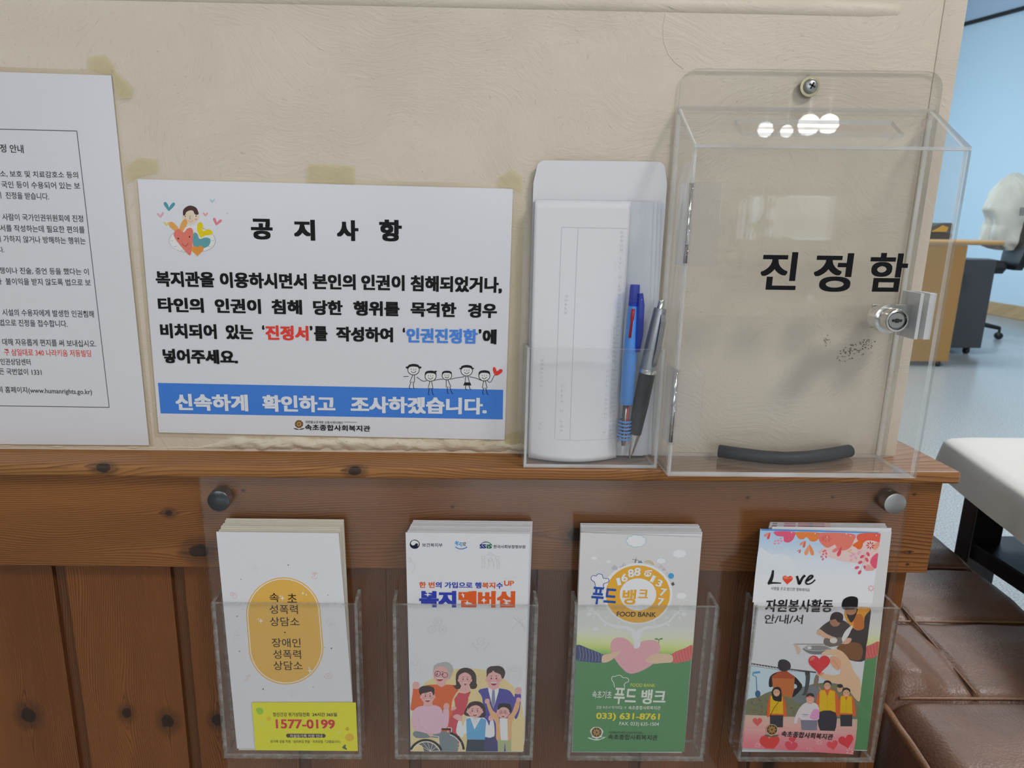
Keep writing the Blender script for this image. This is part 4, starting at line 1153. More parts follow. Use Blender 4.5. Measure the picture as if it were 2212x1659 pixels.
# father, blue suit
P.blob([(1214, 550), (1330, 512), (1500, 520), (1620, 550), (1690, 640), (1762, 592), (1760, 700), (1745, 820), (1700, 918), (1640, 880), (1600, 1332), (1300, 1332), (1280, 900), (1265, 640)], ink(78, 74, 156), 3)
P.poly([(1340, 505), (1482, 505), (1470, 600), (1410, 790), (1352, 600)], WHITE)
P.poly([(1398, 518), (1424, 518), (1434, 690), (1408, 782), (1384, 690)], ink(126, 130, 164))
P.line([(1345, 560), (1385, 720), (1405, 790)], 6, ink(60, 58, 130)); P.line([(1480, 560), (1440, 700), (1408, 790)], 6, ink(60, 58, 130))
P.poly([(1686, 588), (1764, 592), (1756, 660), (1682, 656)], ink(78, 74, 156)); fist(1730, 546, 44)
P.poly([(1350, 440), (1480, 440), (1482, 510), (1412, 545), (1342, 505)], SKN)
face(1415, 395, 92, 108, 1.0, True)
P.blob([(1322, 340), (1326, 270), (1370, 236), (1410, 232), (1470, 228), (1530, 250), (1562, 310), (1545, 380), (1520, 392), (1500, 340), (1430, 310), (1408, 288), (1390, 310), (1350, 330), (1326, 372)], HAIR, 4)
# girl, white blouse, light blue vest
P.blob([(958, 935), (998, 935), (1010, 1010), (1060, 905), (1120, 890), (1260, 890), (1320, 925), (1355, 1000), (1370, 935), (1410, 935), (1426, 1100), (1400, 1162), (1330, 1150), (1060, 1100), (1010, 1150), (930, 1090)], WHITE, 3)
P.poly([(1058, 912), (1112, 900), (1165, 1050), (1250, 900), (1318, 925), (1298, 1182), (1066, 1176)], ink(98, 160, 208))
P.poly([(1072, 1178), (1296, 1182), (1296, 1332), (1052, 1332)], ink(56, 66, 78))
P.poly([(1296, 1182), (1440, 1130), (1470, 1332), (1296, 1332)], ink(72, 70, 116))
fist(1378, 900, 34); P.blob([(950, 930), (962, 890), (1000, 872), (1012, 905), (995, 938)], SKN)
P.blob([(1030, 850), (1062, 760), (1110, 700), (1190, 684), (1260, 704), (1305, 780), (1306, 870), (1260, 896), (1100, 880)], HAIR, 4)
face(1170, 812, 92, 80, 0.7, True); P.blob([(1082, 790), (1092, 740), (1130, 708), (1178, 700), (1240, 720), (1262, 790), (1230, 750), (1180, 735), (1120, 755)], HAIR, 4)
P.line([(1178, 895), (1160, 960)], 4, ink(160, 170, 180)); P.line([(1178, 895), (1198, 960)], 4, ink(160, 170, 180)); P.ring(1160, 905, 20, 10, 3, ink(160, 170, 180), 12); P.ring(1198, 905, 20, 10, 3, ink(160, 170, 180), 12)
# boy, orange cardigan
ORC = ink(232, 182, 138)
P.blob([(1316, 690), (1350, 690), (1400, 800), (1478, 890), (1500, 1182), (1446, 1172), (1440, 970), (1370, 860)], ORC, 3)
P.blob([(1738, 660), (1700, 690), (1650, 830), (1590, 905), (1590, 1188), (1642, 1186), (1650, 960), (1730, 800), (1750, 700)], ORC, 3)
P.poly([(1488, 905), (1590, 905), (1596, 1190), (1505, 1186)], WHITE)
P.poly([(1464, 1180), (1560, 1190), (1640, 1186), (1640, 1332), (1570, 1332), (1556, 1210), (1545, 1332), (1468, 1332)], ink(164, 172, 128))
fist(1330, 682, 32); fist(1733, 664, 30)
P.blob([(1462, 800), (1480, 730), (1500, 712), (1620, 722), (1642, 790), (1622, 830), (1500, 830)], ink(46, 40, 44), 3)
face(1535, 830, 74, 74, 0.6, True); P.blob([(1466, 790), (1482, 730), (1620, 730), (1630, 800), (1590, 768), (1520, 762), (1480, 790)], ink(46, 40, 44), 3)
for sg in (-1, 1): P.ring(1535 + sg * 28, 826, 22, 20, 3, ink(80, 50, 60), 14)
# youth in a wheelchair, pink jumper
P.blob([(395, 1070), (420, 1160), (700, 1160), (720, 1332), (940, 1332), (940, 1160), (880, 1110), (750, 1070)], ink(116, 128, 136), 3)
P.blob([(362, 900), (385, 800), (440, 755), (540, 738), (650, 735), (730, 770), (760, 850), (765, 790), (832, 780), (830, 960), (800, 1030), (740, 1030), (725, 1090), (600, 1110), (480, 1080), (395, 1060), (365, 990)], ink(216, 178, 202), 3)
P.line([(440, 900), (465, 1000), (560, 1080)], 6, ink(196, 150, 180), curve=4)
fist(803, 745, 38); P.blob([(565, 1105), (600, 1092), (630, 1110), (612, 1142), (588, 1138)], SKN)
P.poly([(510, 690), (620, 690), (625, 740), (575, 760), (505, 740)], SKN)
P.blob([(448, 540), (470, 500), (540, 486), (630, 506), (648, 560), (636, 620), (480, 610)], HAIR, 4)
face(562, 620, 84, 92, 0.9, True, 0)
P.blob([(452, 545), (475, 498), (545, 484), (632, 505), (650, 560), (636, 612), (610, 560), (550, 572), (490, 585), (470, 606)], HAIR, 4)
DK = ink(44, 40, 42); MT = ink(214, 214, 218)
def wheel(cx, cy, r, a0, a1):
    pts = [(cx + r * math.cos(math.radians(a)), cy + r * math.sin(math.radians(a))) for a in range(a0, a1 + 1, 6)]
    P.line(pts, 30, DK); P.line([(cx + (r - 24) * math.cos(math.radians(a)), cy + (r - 24) * math.sin(math.radians(a))) for a in range(a0, a1 + 1, 6)], 10, MT)
P.poly([(350, 1330), (350, 1250), (420, 1230), (500, 1260), (516, 1330)], CRM)
P.poly([(420, 1330), (430, 1240), (540, 1200), (640, 1240), (720, 1330)], ink(96, 100, 106)); P.poly([(350, 1330), (352, 1260), (420, 1232), (490, 1256), (516, 1330)], CRM)
for a in (235, 255, 275, 295, 315, 335): P.line([(600, 1332), (545 + 190 * math.cos(math.radians(a)), 1400 + 190 * math.sin(math.radians(a)))], 5, MT)
wheel(540, 1400, 216, 205, 338)
P.line([(744, 1046), (860, 1046), (872, 1100)], 30, DK); P.line([(820, 1022), (870, 1030), (866, 1110)], 12, MT)
wheel(790, 1320, 236, 285, 362)
P.line([(620, 1128), (705, 1140), (700, 1230)], 12, MT)
for a in (0, -14, -28): P.line([(940, 1330 + a * 3), (1000, 1325 + a * 4)], 4, MT)
P.finish('family_illustration', l2)

# --- stack 3: green food-bank leaflets
C3 = [(1254.5, 1151), (1515, 1162), (1478, 1624), (1236, 1624)]
def food_cover(parent, y, q3):
    """printed cover of the food bank leaflet; Q3 maps the artwork onto that leaflet's own corners"""
    src = [on_y(px, py, YC) for px, py in C3]
    def fit(p):
        # bilinear carry-over from the front leaflet to another copy
        a, b, c, d = src
        x, z = on_y(P.ox + p[0] / P.s, P.oy + p[1] / P.s, YC).x, on_y(P.ox + p[0] / P.s, P.oy + p[1] / P.s, YC).z
        v = (a.z - z) / (a.z - d.z)
        xl, xr = a.x + (d.x - a.x) * v, b.x + (c.x - b.x) * v
        u = (x - xl) / (xr - xl)
        t = Vector(q3[0]).lerp(Vector(q3[1]), u); w = Vector(q3[3]).lerp(Vector(q3[2]), u)
        r = t.lerp(w, v)
        return (r.x, r.z)
    return fit
def L_(t, a, b): return tuple(a[i] + (b[i] - a[i]) * t for i in range(4))
SKYG, GRS = ink(198, 199, 205), ink(84, 134, 92)
def food_base(P):
    ys = [150, 500, 720, 790, 840, 880, 905, 940]
    xl = [132 - (y - 150) * 0.0385 for y in ys]; xr = [905 - (y - 185) * 0.081 for y in ys]
    cs = [SKYG, ink(196, 197, 203), ink(200, 202, 206), ink(206, 210, 200), ink(202, 212, 160), ink(186, 204, 120), ink(150, 188, 110), ink(96, 148, 92)]
    P.bands([(a, b) for a, b in zip(xl, ys)], [(a, b + 30) for a, b in zip(xr, ys)], cs)
    P.poly([(132 - 30, 930), (905 - 62, 930), (795, 1555), (78, 1555)], GRS)
    SL = ink(196, 92, 92)
    P.blob([(716, 928), (800, 890), (850, 872), (838, 960), (790, 978), (722, 984)], SL, 3)
    for k in range(6):
        x = 735 + k * 19; P.line([(x - 6, 925 - k * 9), (x + 2, 960 - k * 4), (x + 12, 980 - k * 3)], 2, ink(220, 150, 150), curve=2)
l3 = leaflet_mesh('leaflet', px_quad(C3, YC), PAPER)
tag(l3, 'green and grey leaflet with an orange phone-number ring and a pink heart', 'leaflet')
P = Print(YC, 0.00005, 1210, 1100, 2.967); P.clip = [(on_y(px, py, YC).x, on_y(px, py, YC).z) for px, py in C3]
food_base(P)
NV = ink(62, 70, 116)
P.blob([(106, 870), (180, 892), (272, 930), (274, 955), (262, 982), (180, 978), (102, 962)], NV, 3)
for k in range(8): P.line([(122 + k * 20, 878 + k * 7), (130 + k * 20, 930 + k * 4), (124 + k * 20, 970 + k)], 2.2, ink(150, 158, 190), curve=2)
HND = ink(226, 196, 172)
HP = [(452, 1054), (380, 1000), (330, 920), (324, 862), (350, 828), (396, 822), (440, 842), (482, 884), (520, 850), (575, 838), (625, 850), (640, 892), (620, 960), (560, 1016)]
P.blob(HP, ink(222, 166, 180), 4)
P.line([(482 + (x - 482) * 0.94, 930 + (y - 930) * 0.92) for x, y in HP], 1.6, ink(232, 196, 204), closed=True)
P.blob([(272, 938), (320, 925), (370, 912), (384, 918), (362, 940), (330, 965), (300, 980), (268, 980)], HND, 3)
P.blob([(556, 956), (600, 930), (650, 925), (716, 936), (718, 978), (660, 985), (600, 990), (552, 978)], HND, 3)
for k in range(3): P.line([(556, 950 + k * 10), (600, 946 + k * 10)], 2, ink(206, 168, 146))
P.line([(632, 856), (632, 836)], 4, ink(86, 110, 62)); P.blob([(632, 838), (606, 834), (612, 826), (628, 830)], ink(100, 130, 80), 3); P.blob([(632, 838), (658, 832), (650, 824), (636, 830)], ink(100, 130, 80), 3)
P.finish('meadow_illustration', l3)
P = Print(YC, 0.00009, 1240, 1110, 5.72)
CLB, CLW = ink(140, 184, 204), ink(226, 229, 238)
def cloud(cx, cy, w, h, c=CLB, lw=7):
    pts = []
    for i in range(48):
        t = 2 * math.pi * i / 48
        k = 1 + 0.13 * abs(math.sin(t * 4.5))
        pts.append((cx + w * k * math.cos(t) * 0.88, cy + h * k * math.sin(t) * 0.88))
    P.poly(pts, CLW); P.line(pts, lw, c, closed=True)
cloud(768, 335, 128, 78); cloud(1303, 490, 88, 54, ink(186, 200, 210), 5); cloud(1078, 582, 62, 38, ink(176, 196, 210), 5); cloud(1328, 1012, 66, 40, ink(196, 200, 206), 4)
cloud(248, 548, 38, 22, ink(196, 198, 204), 3); cloud(428, 590, 30, 20, ink(196, 198, 204), 3); cloud(262, 1420, 42, 24, ink(206, 206, 210), 3)
WH2 = ink(230, 233, 242)
TW = ink(226, 229, 238)
for sg, cx in ((-1, 772), (1, 772)):
    P.line([(cx + sg * 12, 1560), (cx + sg * 30, 1470), (cx + sg * 110, 1410), (cx + sg * 250, 1392), (cx + sg * 400, 1330), (cx + sg * 500, 1220), (cx + sg * 560, 1190)], [60, 12], TW, curve=4)
    P.line([(cx + sg * 395, 1330), (cx + sg * 440, 1300), (cx + sg * 480, 1180)], [12, 7], TW, curve=3)
    P.line([(cx + sg * 235, 1395), (cx + sg * 210, 1320)], 12, TW)
    for lx, ly, r in ((560, 1170, 46), (600, 1160, 30), (585, 1240, 34), (520, 1230, 18), (530, 1280, 20), (390, 1370, 24), (370, 1280, 18)): P.ell(cx + sg * lx, ly, r, r * 0.72, WH2, 30 * sg); P.ring(cx + sg * lx, ly, r, r * 0.72, 3, ink(196, 198, 202), 16)
P.blob([(745, 1660), (735, 1570), (700, 1470), (760, 1480), (790, 1420), (830, 1480), (860, 1450), (820, 1540), (812, 1640)], WH2, 3)
P.ell(785, 985, 432, 378, WH2); P.ell(788, 990, 398, 356, ink(224, 170, 66)); P.ell(790, 995, 226, 200, WH2)
def house(x, y, s, c): P.poly([(x - s, y), (x + s, y), (x + s, y - s), (x, y - s * 1.7), (x - s, y - s)], c)
house(500, 690, 34, ink(176, 172, 190)); P.line([(560, 662), (640, 630)], 14, ink(176, 176, 186)); P.line([(600, 640), (620, 602)], 8, ink(166, 166, 176))
P.line([(755, 605), (765, 560)], 16, ink(140, 130, 140)); P.line([(720, 560), (800, 575)], 6, ink(120, 112, 120)); P.line([(770, 540), (748, 596)], 6, ink(120, 112, 120))
P.poly([(786, 606), (800, 580), (832, 578), (846, 606)], ink(120, 134, 160))
for k, c in enumerate((ink(190, 160, 130), ink(206, 196, 140), ink(160, 176, 150), ink(190, 190, 200))): P.line([(870 + k * 9, 600), (890 + k * 5, 582 + k * 8), (930, 578 + k * 10), (970 - k * 5, 600 + k * 9), (985 - k * 9, 634)], 9, c, curve=3)
house(1072, 668, 26, ink(186, 180, 196)); house(1110, 700, 22, ink(180, 176, 190)); P.ell(1198, 766, 36, 36, ink(70, 150, 206)); P.poly([(1196, 860), (1226, 838), (1244, 874), (1216, 890)], ink(90, 88, 88)); P.line([(1140, 742), (1160, 720)], 10, ink(170, 170, 176))
# chef's hat
HB = ink(40, 78, 160)
hat = [(265, 905), (252, 842), (214, 812), (214, 776), (244, 760), (272, 768), (290, 744), (322, 742), (350, 756), (358, 790), (390, 798), (424, 800), (432, 828), (406, 850), (372, 858), (360, 880), (374, 918)]
P.blob([(x + (x - 320) * 0.06, y - 4) for x, y in hat], WH2, 3); P.line(hat, 8, HB, curve=3)
P.finish('phone_ring_illustration', l3)
P = Print(YC, 0.0003, 1240, 1110, 5.72)
P.text('푸드', 232, 896, 540, 920, 215, HB, 0.035)
P.text('뱅', 606, 930, 772, 934, 186, ink(222, 166, 58), 0.03); P.text('크', 802, 932, 920, 936, 106, ink(222, 166, 58), 0.03)
for ch, x, y, w, h, rot in (('1', 516, 790, 46, 96, -14), ('6', 574, 738, 78, 100, -10), ('8', 660, 682, 76, 100, -6), ('8', 748, 660, 78, 104, 2), ('1', 974, 752, 40, 96, 22), ('3', 1036, 802, 68, 94, 18), ('7', 1072, 914, 76, 92, 8), ('7', 1040, 1034, 76, 92, 6)):
    dy = w * math.tan(math.radians(rot)); P.text(ch, x, y - (dy / 2 if rot < 0 else 0), x + w, y + dy - (dy / 2 if rot < 0 else 0), h, WH2, 0.028)
P.ell(908, 740, 46, 34, WH2); P.line([(868, 716), (910, 700), (964, 702)], 18, WH2, curve=3); P.poly([(876, 752), (890, 726), (926, 726), (940, 752)], ink(224, 170, 66)); P.ell(908, 742, 10, 9, WH2); P.line([(870, 722), (908, 710), (948, 722)], 8, ink(224, 170, 66), curve=3)
P.text('FOOD BANK', 530, 1204, 1014, 1212, 60, ink(40, 34, 30), 0.012)
P.finish('lettering', l3)
P = Print(YC, 0.0003, 1210, 1100, 2.967)
WL = ink(214, 222, 216)
h2 = [(348, 1140), (342, 1110), (330, 1092), (334, 1072), (352, 1070), (366, 1064), (388, 1064), (402, 1078), (420, 1078), (438, 1088), (436, 1104), (418, 1112), (410, 1126), (414, 1142)]
P.line(h2, 4.5, WL, curve=3)
P.text('푸드', 350, 1142, 494, 1148, 104, WL, 0.03); P.text('뱅크', 524, 1152, 682, 1156, 94, WL, 0.03)
P.text('속초기초', 208, 1160, 332, 1164, 50, WL, 0.012)
P.text('FOOD BANK', 452, 1114, 610, 1117, 22, ink(196, 206, 72), 0.008)
P.text('강원 속초시 먹거리길 19', 232, 1258, 424, 1260, 20, WL, 0.004, res=2); P.text('속초종합사회복지관', 438, 1258, 644, 1260, 24, WL, 0.014, res=2)
P.text('033) 631-8761', 232, 1302, 640, 1308, 52, ink(222, 212, 62), 0.03)
P.text('FAX. 033) 635-1504', 380, 1360, 634, 1364, 30, WL, 0.012)
P.text('대한불교조계종 신흥사복지재단', 312, 1420, 530, 1424, 16, ink(60, 78, 62), 0.004, res=2)
P.text('속초종합사회복지관', 308, 1440, 626, 1446, 34, ink(44, 58, 46), 0.02)
P.finish('lettering', l3)
P = Print(YC, 0.0003, 1210, 1100, 2.967)
P.blob([(175, 1462), (205, 1458), (192, 1420), (210, 1398), (235, 1394), (260, 1402), (276, 1424), (264, 1456), (292, 1458), (262, 1474), (232, 1480), (200, 1474)], WL, 3)
emblem(P, 233, 1428, 32, GRS); P.finish('emblem', l3)
stack((1257, 1519, 1152, 0.0015, 0.0005), (1255, 1510, 1130), 8, 0.0016,
      'white-edged leaflet tucked behind the pink-heart food leaflet', 'leaflets behind the pink-heart food leaflet', PAPER)

# --- stack 4: volunteering leaflets; one food leaflet is mixed in behind the front one
C4 = [(1642.6, 1143), (1902.8, 1151), (1842.5, 1629), (1602, 1612)]
l4 = leaflet_mesh('leaflet', px_quad(C4, YC), PAPER)
tag(l4, 'tilted white and pink leaflet with volunteers in yellow vests, front of the rightmost stack', 'leaflet')
yq = YC + 0.0013
q4 = [tuple(on_y(1668, 1138, yq)), tuple(on_y(1926, 1141, yq)), tuple(on_y(1873, 1622, yq)), tuple(on_y(1622, 1614, yq))]
mix = leaflet_mesh('leaflet', q4, PAPER)
tag(mix, 'green-footed food leaflet with a red striped sleeve, mixed in behind the volunteers leaflet', 'leaflet')
P = Print(YC, 0.00005, 1210, 1100, 2.967)
P.at = food_cover(mix, yq, q4); P.y = yq; P.clip = [(q[0], q[2]) for q in q4]
food_base(P); P.finish('meadow_illustration', mix)
def topline(o, y, q):
    tl, tr = Vector(q[0]), Vector(q[1])
    me = bpy.data.meshes.new('printed_top')
    fs, vs = [], []
    def strip(u0, u1, h, c):
        b = len(vs); a0, a1 = tl.lerp(tr, u0), tl.lerp(tr, u1)
        vs.extend([(a0.x, y - 0.00006, a0.z - 0.00005), (a1.x, y - 0.00006, a1.z - 0.00005), (a1.x, y - 0.00006, a1.z - h), (a0.x, y - 0.00006, a0.z - h)]); fs.append(((b, b + 1, b + 2, b + 3), c))
    strip(0.02, 0.06, 0.02, ink(96, 70, 86)); strip(0.12, 0.22, 0.02, ink(176, 60, 90)); strip(0.24, 0.34, 0.02, ink(160, 40, 60)); strip(0.34, 0.37, 0.02, ink(40, 34, 40)); strip(0.37, 0.47, 0.02, ink(170, 50, 76)); strip(0.47, 0.52, 0.02, ink(210, 150, 120))
    me.from_pydata(vs, [], [f for f, c in fs]); at = me.color_attributes.new('ink', 'FLOAT_COLOR', 'POINT')
    for f, c in fs:
        for i in f: at.data[i].color = c
    me.update(); link_mesh('printed_top', me, GLOSSINK, o)
stack((1664, 1922, 1143, -0.0005, 0.0), (1664, 1912, 1128), 7, 0.0034,
      'pink-printed leaflet tucked behind the yellow-vest volunteers leaflet', 'leaflets behind the yellow-vest volunteers leaflet', PAPER, topline, 0.0004)

P = Print(YC, 0.00005, 1640, 1110, 6.9125); P.clip = [(on_y(px, py, YC).x, on_y(px, py, YC).z) for px, py in C4]
# watercolour sky and hearts
SB, SW = ink(176, 206, 236), ink(214, 222, 234)
P.bands([(18, 228), (2, 420), (-30, 640), (-66, 960), (-100, 1320)], [(1817, 283), (1790, 480), (1760, 700), (1722, 1000), (1690, 1330)], [ink(166, 200, 236), ink(184, 208, 236), ink(208, 218, 234), ink(218, 222, 232), ink(220, 222, 230)])
P.blob([(900, 560), (1200, 420), (1500, 360), (1800, 400), (1790, 620), (1760, 800), (1500, 740), (1200, 700)], ink(232, 206, 208), 4)
P.blob([(0, 520), (110, 560), (200, 610), (330, 596), (440, 640), (520, 720), (540, 800), (200, 900), (-40, 860)], ink(214, 222, 234), 4)
P.line([(30, 236), (900, 258), (1780, 284)], [26, 16], ink(78, 132, 206))
def wc(pts, c, k=4): P.blob(pts, c, k)
wc([(232, 262), (528, 268), (526, 340), (490, 400), (430, 428), (370, 410), (362, 345), (310, 336), (250, 320)], ink(206, 88, 120))
wc([(552, 272), (905, 282), (890, 360), (840, 410), (770, 408), (722, 360), (700, 350), (650, 380), (590, 370), (556, 320)], ink(224, 130, 70))
wc([(905, 284), (1405, 300), (1408, 410), (1360, 500), (1270, 545), (1180, 530), (1130, 460), (1090, 480), (1010, 505), (930, 450), (890, 380)], ink(222, 124, 112))
wc([(1500, 296), (1812, 296), (1800, 420), (1700, 400), (1600, 400), (1540, 440), (1460, 380)], ink(218, 96, 80)); wc([(1690, 470), (1795, 420), (1780, 500), (1720, 540)], ink(230, 160, 140), 3)
wc([(1392, 470), (1440, 430), (1530, 385), (1548, 460), (1520, 520), (1480, 530), (1440, 500)], ink(218, 104, 52), 3)
def leafpair(cx, cy, s, c, c2, rot):
    cs, sn = math.cos(math.radians(rot)), math.sin(math.radians(rot))
    for sg in (-1, 1):
        P.blob([(cx + (x * sg * cs - y * sn) * s, cy + (x * sg * sn + y * cs) * s) for x, y in ((0, -1), (0.5, -0.35), (0.85, 0.4), (0.75, 0.9), (0.3, 0.8), (0.05, 0.1))], c if sg > 0 else c2, 3)
leafpair(130, 318, 54, ink(206, 82, 74), ink(222, 140, 120), 40); leafpair(660, 445, 52, ink(208, 96, 70), ink(222, 146, 120), 35); leafpair(748, 540, 84, ink(214, 136, 92), ink(222, 156, 120), 2)
leafpair(1180, 545, 78, ink(212, 78, 96), ink(222, 130, 130), 40); leafpair(600, 552, 30, ink(170, 96, 110), ink(196, 140, 150), 40)
def spray(pts, s, c):
    for x, y, r in pts: P.ell(x, y, s, s * 0.62, c, r, n=12)
spray([(280, 400, -20), (320, 370, 30), (240, 405, -40), (290, 438, -30), (232, 445, 20), (330, 404, 0)], 20, ink(214, 140, 164))
spray([(985, 548, 30), (962, 560, -30), (1000, 590, 60), (954, 604, -40), (930, 640, 20), (996, 640, 60), (950, 676, -50)], 22, ink(206, 106, 130)); spray([(900, 560, 30), (930, 545, -30), (905, 580, 0)], 16, ink(222, 180, 200))
spray([(1372, 628, -10), (1440, 656, 60), (1412, 602, 0), (1480, 590, 60), (1370, 688, -30), (1500, 570, 20)], 26, ink(216, 160, 186)); spray([(1340, 560, 20), (1368, 540, -40), (1380, 580, 30)], 20, ink(224, 180, 150))
SPR = ink(208, 84, 110)
P.line([(1590, 580), (1560, 720), (1500, 880)], 4, ink(190, 120, 130), curve=3)
spray([(1536, 638, -30), (1625, 600, 60), (1606, 684, 60), (1508, 724, -30), (1458, 802, -20), (1500, 872, -55), (1580, 800, 60)], 36, SPR)
wc([(1775, 590), (1690, 640), (1656, 720), (1690, 790), (1748, 806)], ink(212, 84, 116), 3); wc([(1600, 770), (1640, 760), (1720, 830), (1640, 850), (1580, 840)], ink(226, 160, 160), 3)
for i in range(8): t = i * math.pi / 4; P.ell(1658 + 42 * math.cos(t), 470 + 42 * math.sin(t), 22, 9, ink(196, 66, 64), math.degrees(t), n=10)
for i in range(8): t = i * math.pi / 4; P.ell(1668 + 36 * math.cos(t), 1110 + 36 * math.sin(t), 15, 8, ink(214, 150, 160), math.degrees(t), n=10)
for cx, cy in ((1010, 345), (1362, 326), (834, 292), (1748, 320), (1300, 298), (480, 278)): P.ell(cx, cy, 10, 10, ink(240, 220, 210), n=10)
for i in range(7): t = i * 2 * math.pi / 7; P.ell(1005 + 58 * math.cos(t), 370 + 34 * math.sin(t), 22, 12, ink(206, 96, 96), math.degrees(t), n=10)
P.finish('hearts_illustration', l4)
P = Print(YC, 0.00035, 1640, 1110, 6.9125)
BK = ink(34, 34, 40)
P.line([(205, 838), (192, 930), (150, 1040)], [26, 62], BK, curve=4); P.line([(128, 1038), (200, 1028), (326, 1032)], [40, 16], BK, curve=3)
P.heart(422, 978, 80, ink(214, 74, 50), 4); P.blob([(360, 960), (380, 930), (412, 930), (420, 960), (470, 945), (500, 930), (480, 958), (420, 968)], ink(232, 140, 110), 3)
P.line([(560, 925), (580, 990), (598, 1045), (640, 960), (684, 914)], [34, 38], BK, curve=4)
P.line([(706, 1000), (770, 962), (796, 930), (764, 920), (716, 968), (694, 1020), (720, 1046), (780, 1030), (834, 980)], [36, 20], BK, curve=4)
P.text('사랑을 주고 받으면 행복해져요', 180, 1084, 760, 1110, 50, ink(110, 110, 116), 0.0, res=2)
P.text('자원봉사활동', 104, 1272, 1112, 1276, 190, BK, 0.026)
P.finish('lettering', l4)
P = Print(YC, 0.0004, 1580, 1260, 4.158)
P.text('안/내/서', 302, 276, 646, 280, 84, ink(50, 50, 56), 0.008)
P.finish('lettering', l4)
# collage of helpers at work
P = Print(YC, 0.00008, 1580, 1260, 4.158); P.clip = [(on_y(px, py, YC).x, on_y(px, py, YC).z) for px, py in C4]
DKC, VEST, SHR, SK2 = ink(40, 40, 46), ink(226, 186, 36), ink(206, 98, 52), ink(206, 160, 134)
P.poly([(178, 740), (420, 778), (640, 800), (800, 810), (1160, 900), (1108, 1530), (95, 1470), (135, 1050)], ink(186, 206, 220))
P.line([(178, 722), (420, 760), (760, 800)], 14, ink(70, 76, 84)); P.line([(178, 740), (420, 776), (700, 800)], 5, ink(120, 126, 132))
for k in range(16): P.line([(190 + k * 26, 722 + k * 4), (202 + k * 26, 744 + k * 4)], 5, ink(200, 204, 208))
P.blob([(130, 1060), (240, 1020), (350, 970), (470, 960), (640, 930), (760, 900), (940, 900), (1140, 1000), (1110, 1340), (120, 1260)], ink(116, 118, 96), 4)
P.blob([(540, 1010), (640, 930), (740, 920), (800, 960), (760, 1040), (600, 1080)], ink(112, 120, 128), 3)
for k in range(60): x, y = rnd.uniform(150, 560), rnd.uniform(1040, 1200); P.ell(x, y, rnd.uniform(8, 22), rnd.uniform(5, 10), ink(*[v + rnd.randint(-18, 18) for v in (112, 110, 84)]), rnd.uniform(0, 90), n=7)
P.bands([(118, 1180), (112, 1250), (104, 1330), (95, 1475)], [(1130, 1220), (1126, 1300), (1116, 1400), (1092, 1535)], [ink(196, 176, 164), ink(214, 168, 164), ink(216, 146, 152), ink(218, 124, 138)])
# paint roller
P.poly([(192, 794), (256, 788), (258, 806), (194, 812)], ink(84, 150, 196)); P.line([(190, 806), (194, 826), (222, 838), (228, 960)], 8, ink(84, 136, 176)); P.ell(236, 992, 24, 32, ink(60, 98, 140))
# man seen from behind, orange vest
P.blob([(336, 920), (345, 840), (400, 800), (480, 790), (560, 830), (610, 880), (636, 930), (580, 1000), (545, 1020), (560, 960), (590, 930), (560, 900), (420, 900), (360, 930)], DKC, 3)
P.poly([(362, 832), (430, 790), (500, 788), (568, 838), (560, 960), (540, 1030), (440, 1000), (370, 930)], ink(186, 108, 62)); P.poly([(362, 832), (430, 790), (500, 788), (568, 838), (560, 856), (370, 850)], ink(166, 80, 52))
P.ell(472, 740, 56, 52, ink(66, 64, 70)); P.blob([(418, 740), (430, 690), (480, 684), (524, 712), (530, 760), (490, 782), (440, 780)], ink(56, 54, 60), 3)
P.blob([(652, 970), (668, 850), (660, 800), (700, 790), (704, 860), (690, 940), (668, 1000), (630, 1000)], ink(74, 76, 80), 3); P.ell(684, 800, 18, 16, ink(60, 60, 64))
P.blob([(740, 930), (740, 870), (760, 820), (784, 830), (776, 900)], ink(130, 112, 100), 3)
# two helpers with a bowl
P.blob([(1000, 560), (1060, 440), (1150, 320), (1220, 240), (1250, 230), (1246, 400), (1210, 560), (1200, 690), (1070, 690), (950, 600)], ink(52, 50, 54), 3)
P.blob([(945, 580), (1040, 530), (1150, 540), (1180, 610), (1150, 690), (1040, 670)], ink(120, 84, 56), 3)
P.blob([(1016, 250), (1080, 220), (1160, 210), (1250, 225), (1196, 300), (1180, 410), (1100, 405), (1030, 330)], ink(218, 150, 50), 3); P.blob([(1100, 300), (1170, 280), (1190, 400), (1110, 415)], ink(184, 106, 44), 3)
P.blob([(1030, 260), (1060, 240), (1130, 220), (1120, 280), (1080, 350), (1050, 320)], DKC, 3)
P.ell(1070, 240, 52, 44, ink(170, 124, 100)); P.blob([(990, 190), (1010, 140), (1070, 116), (1130, 130), (1134, 190), (1120, 225), (1040, 236), (1000, 226)], ink(28, 26, 30), 4)
P.blob([(782, 420), (830, 370), (900, 330), (990, 325), (1072, 390), (1020, 470), (960, 490), (860, 460), (800, 440)], ink(62, 60, 62), 3)
P.blob([(764, 450), (790, 410), (850, 450), (920, 485), (940, 520), (900, 535), (820, 480)], ink(204, 164, 142), 3); P.blob([(840, 490), (900, 500), (980, 480), (990, 545), (880, 570), (830, 540)], ink(108, 100, 96), 3); P.ell(916, 512, 34, 26, ink(206, 202, 200))
P.blob([(1000, 540), (1040, 490), (1080, 500), (1050, 540)], ink(206, 164, 140), 3)
P.ell(930, 340, 48, 48, ink(160, 116, 96)); P.blob([(886, 310), (905, 270), (950, 256), (1000, 280), (996, 340), (960, 350), (930, 320), (890, 330)], ink(44, 40, 44), 3)
P.blob([(990, 500), (1020, 430), (1085, 375), (1060, 450), (1010, 520)], ink(220, 222, 226), 3)
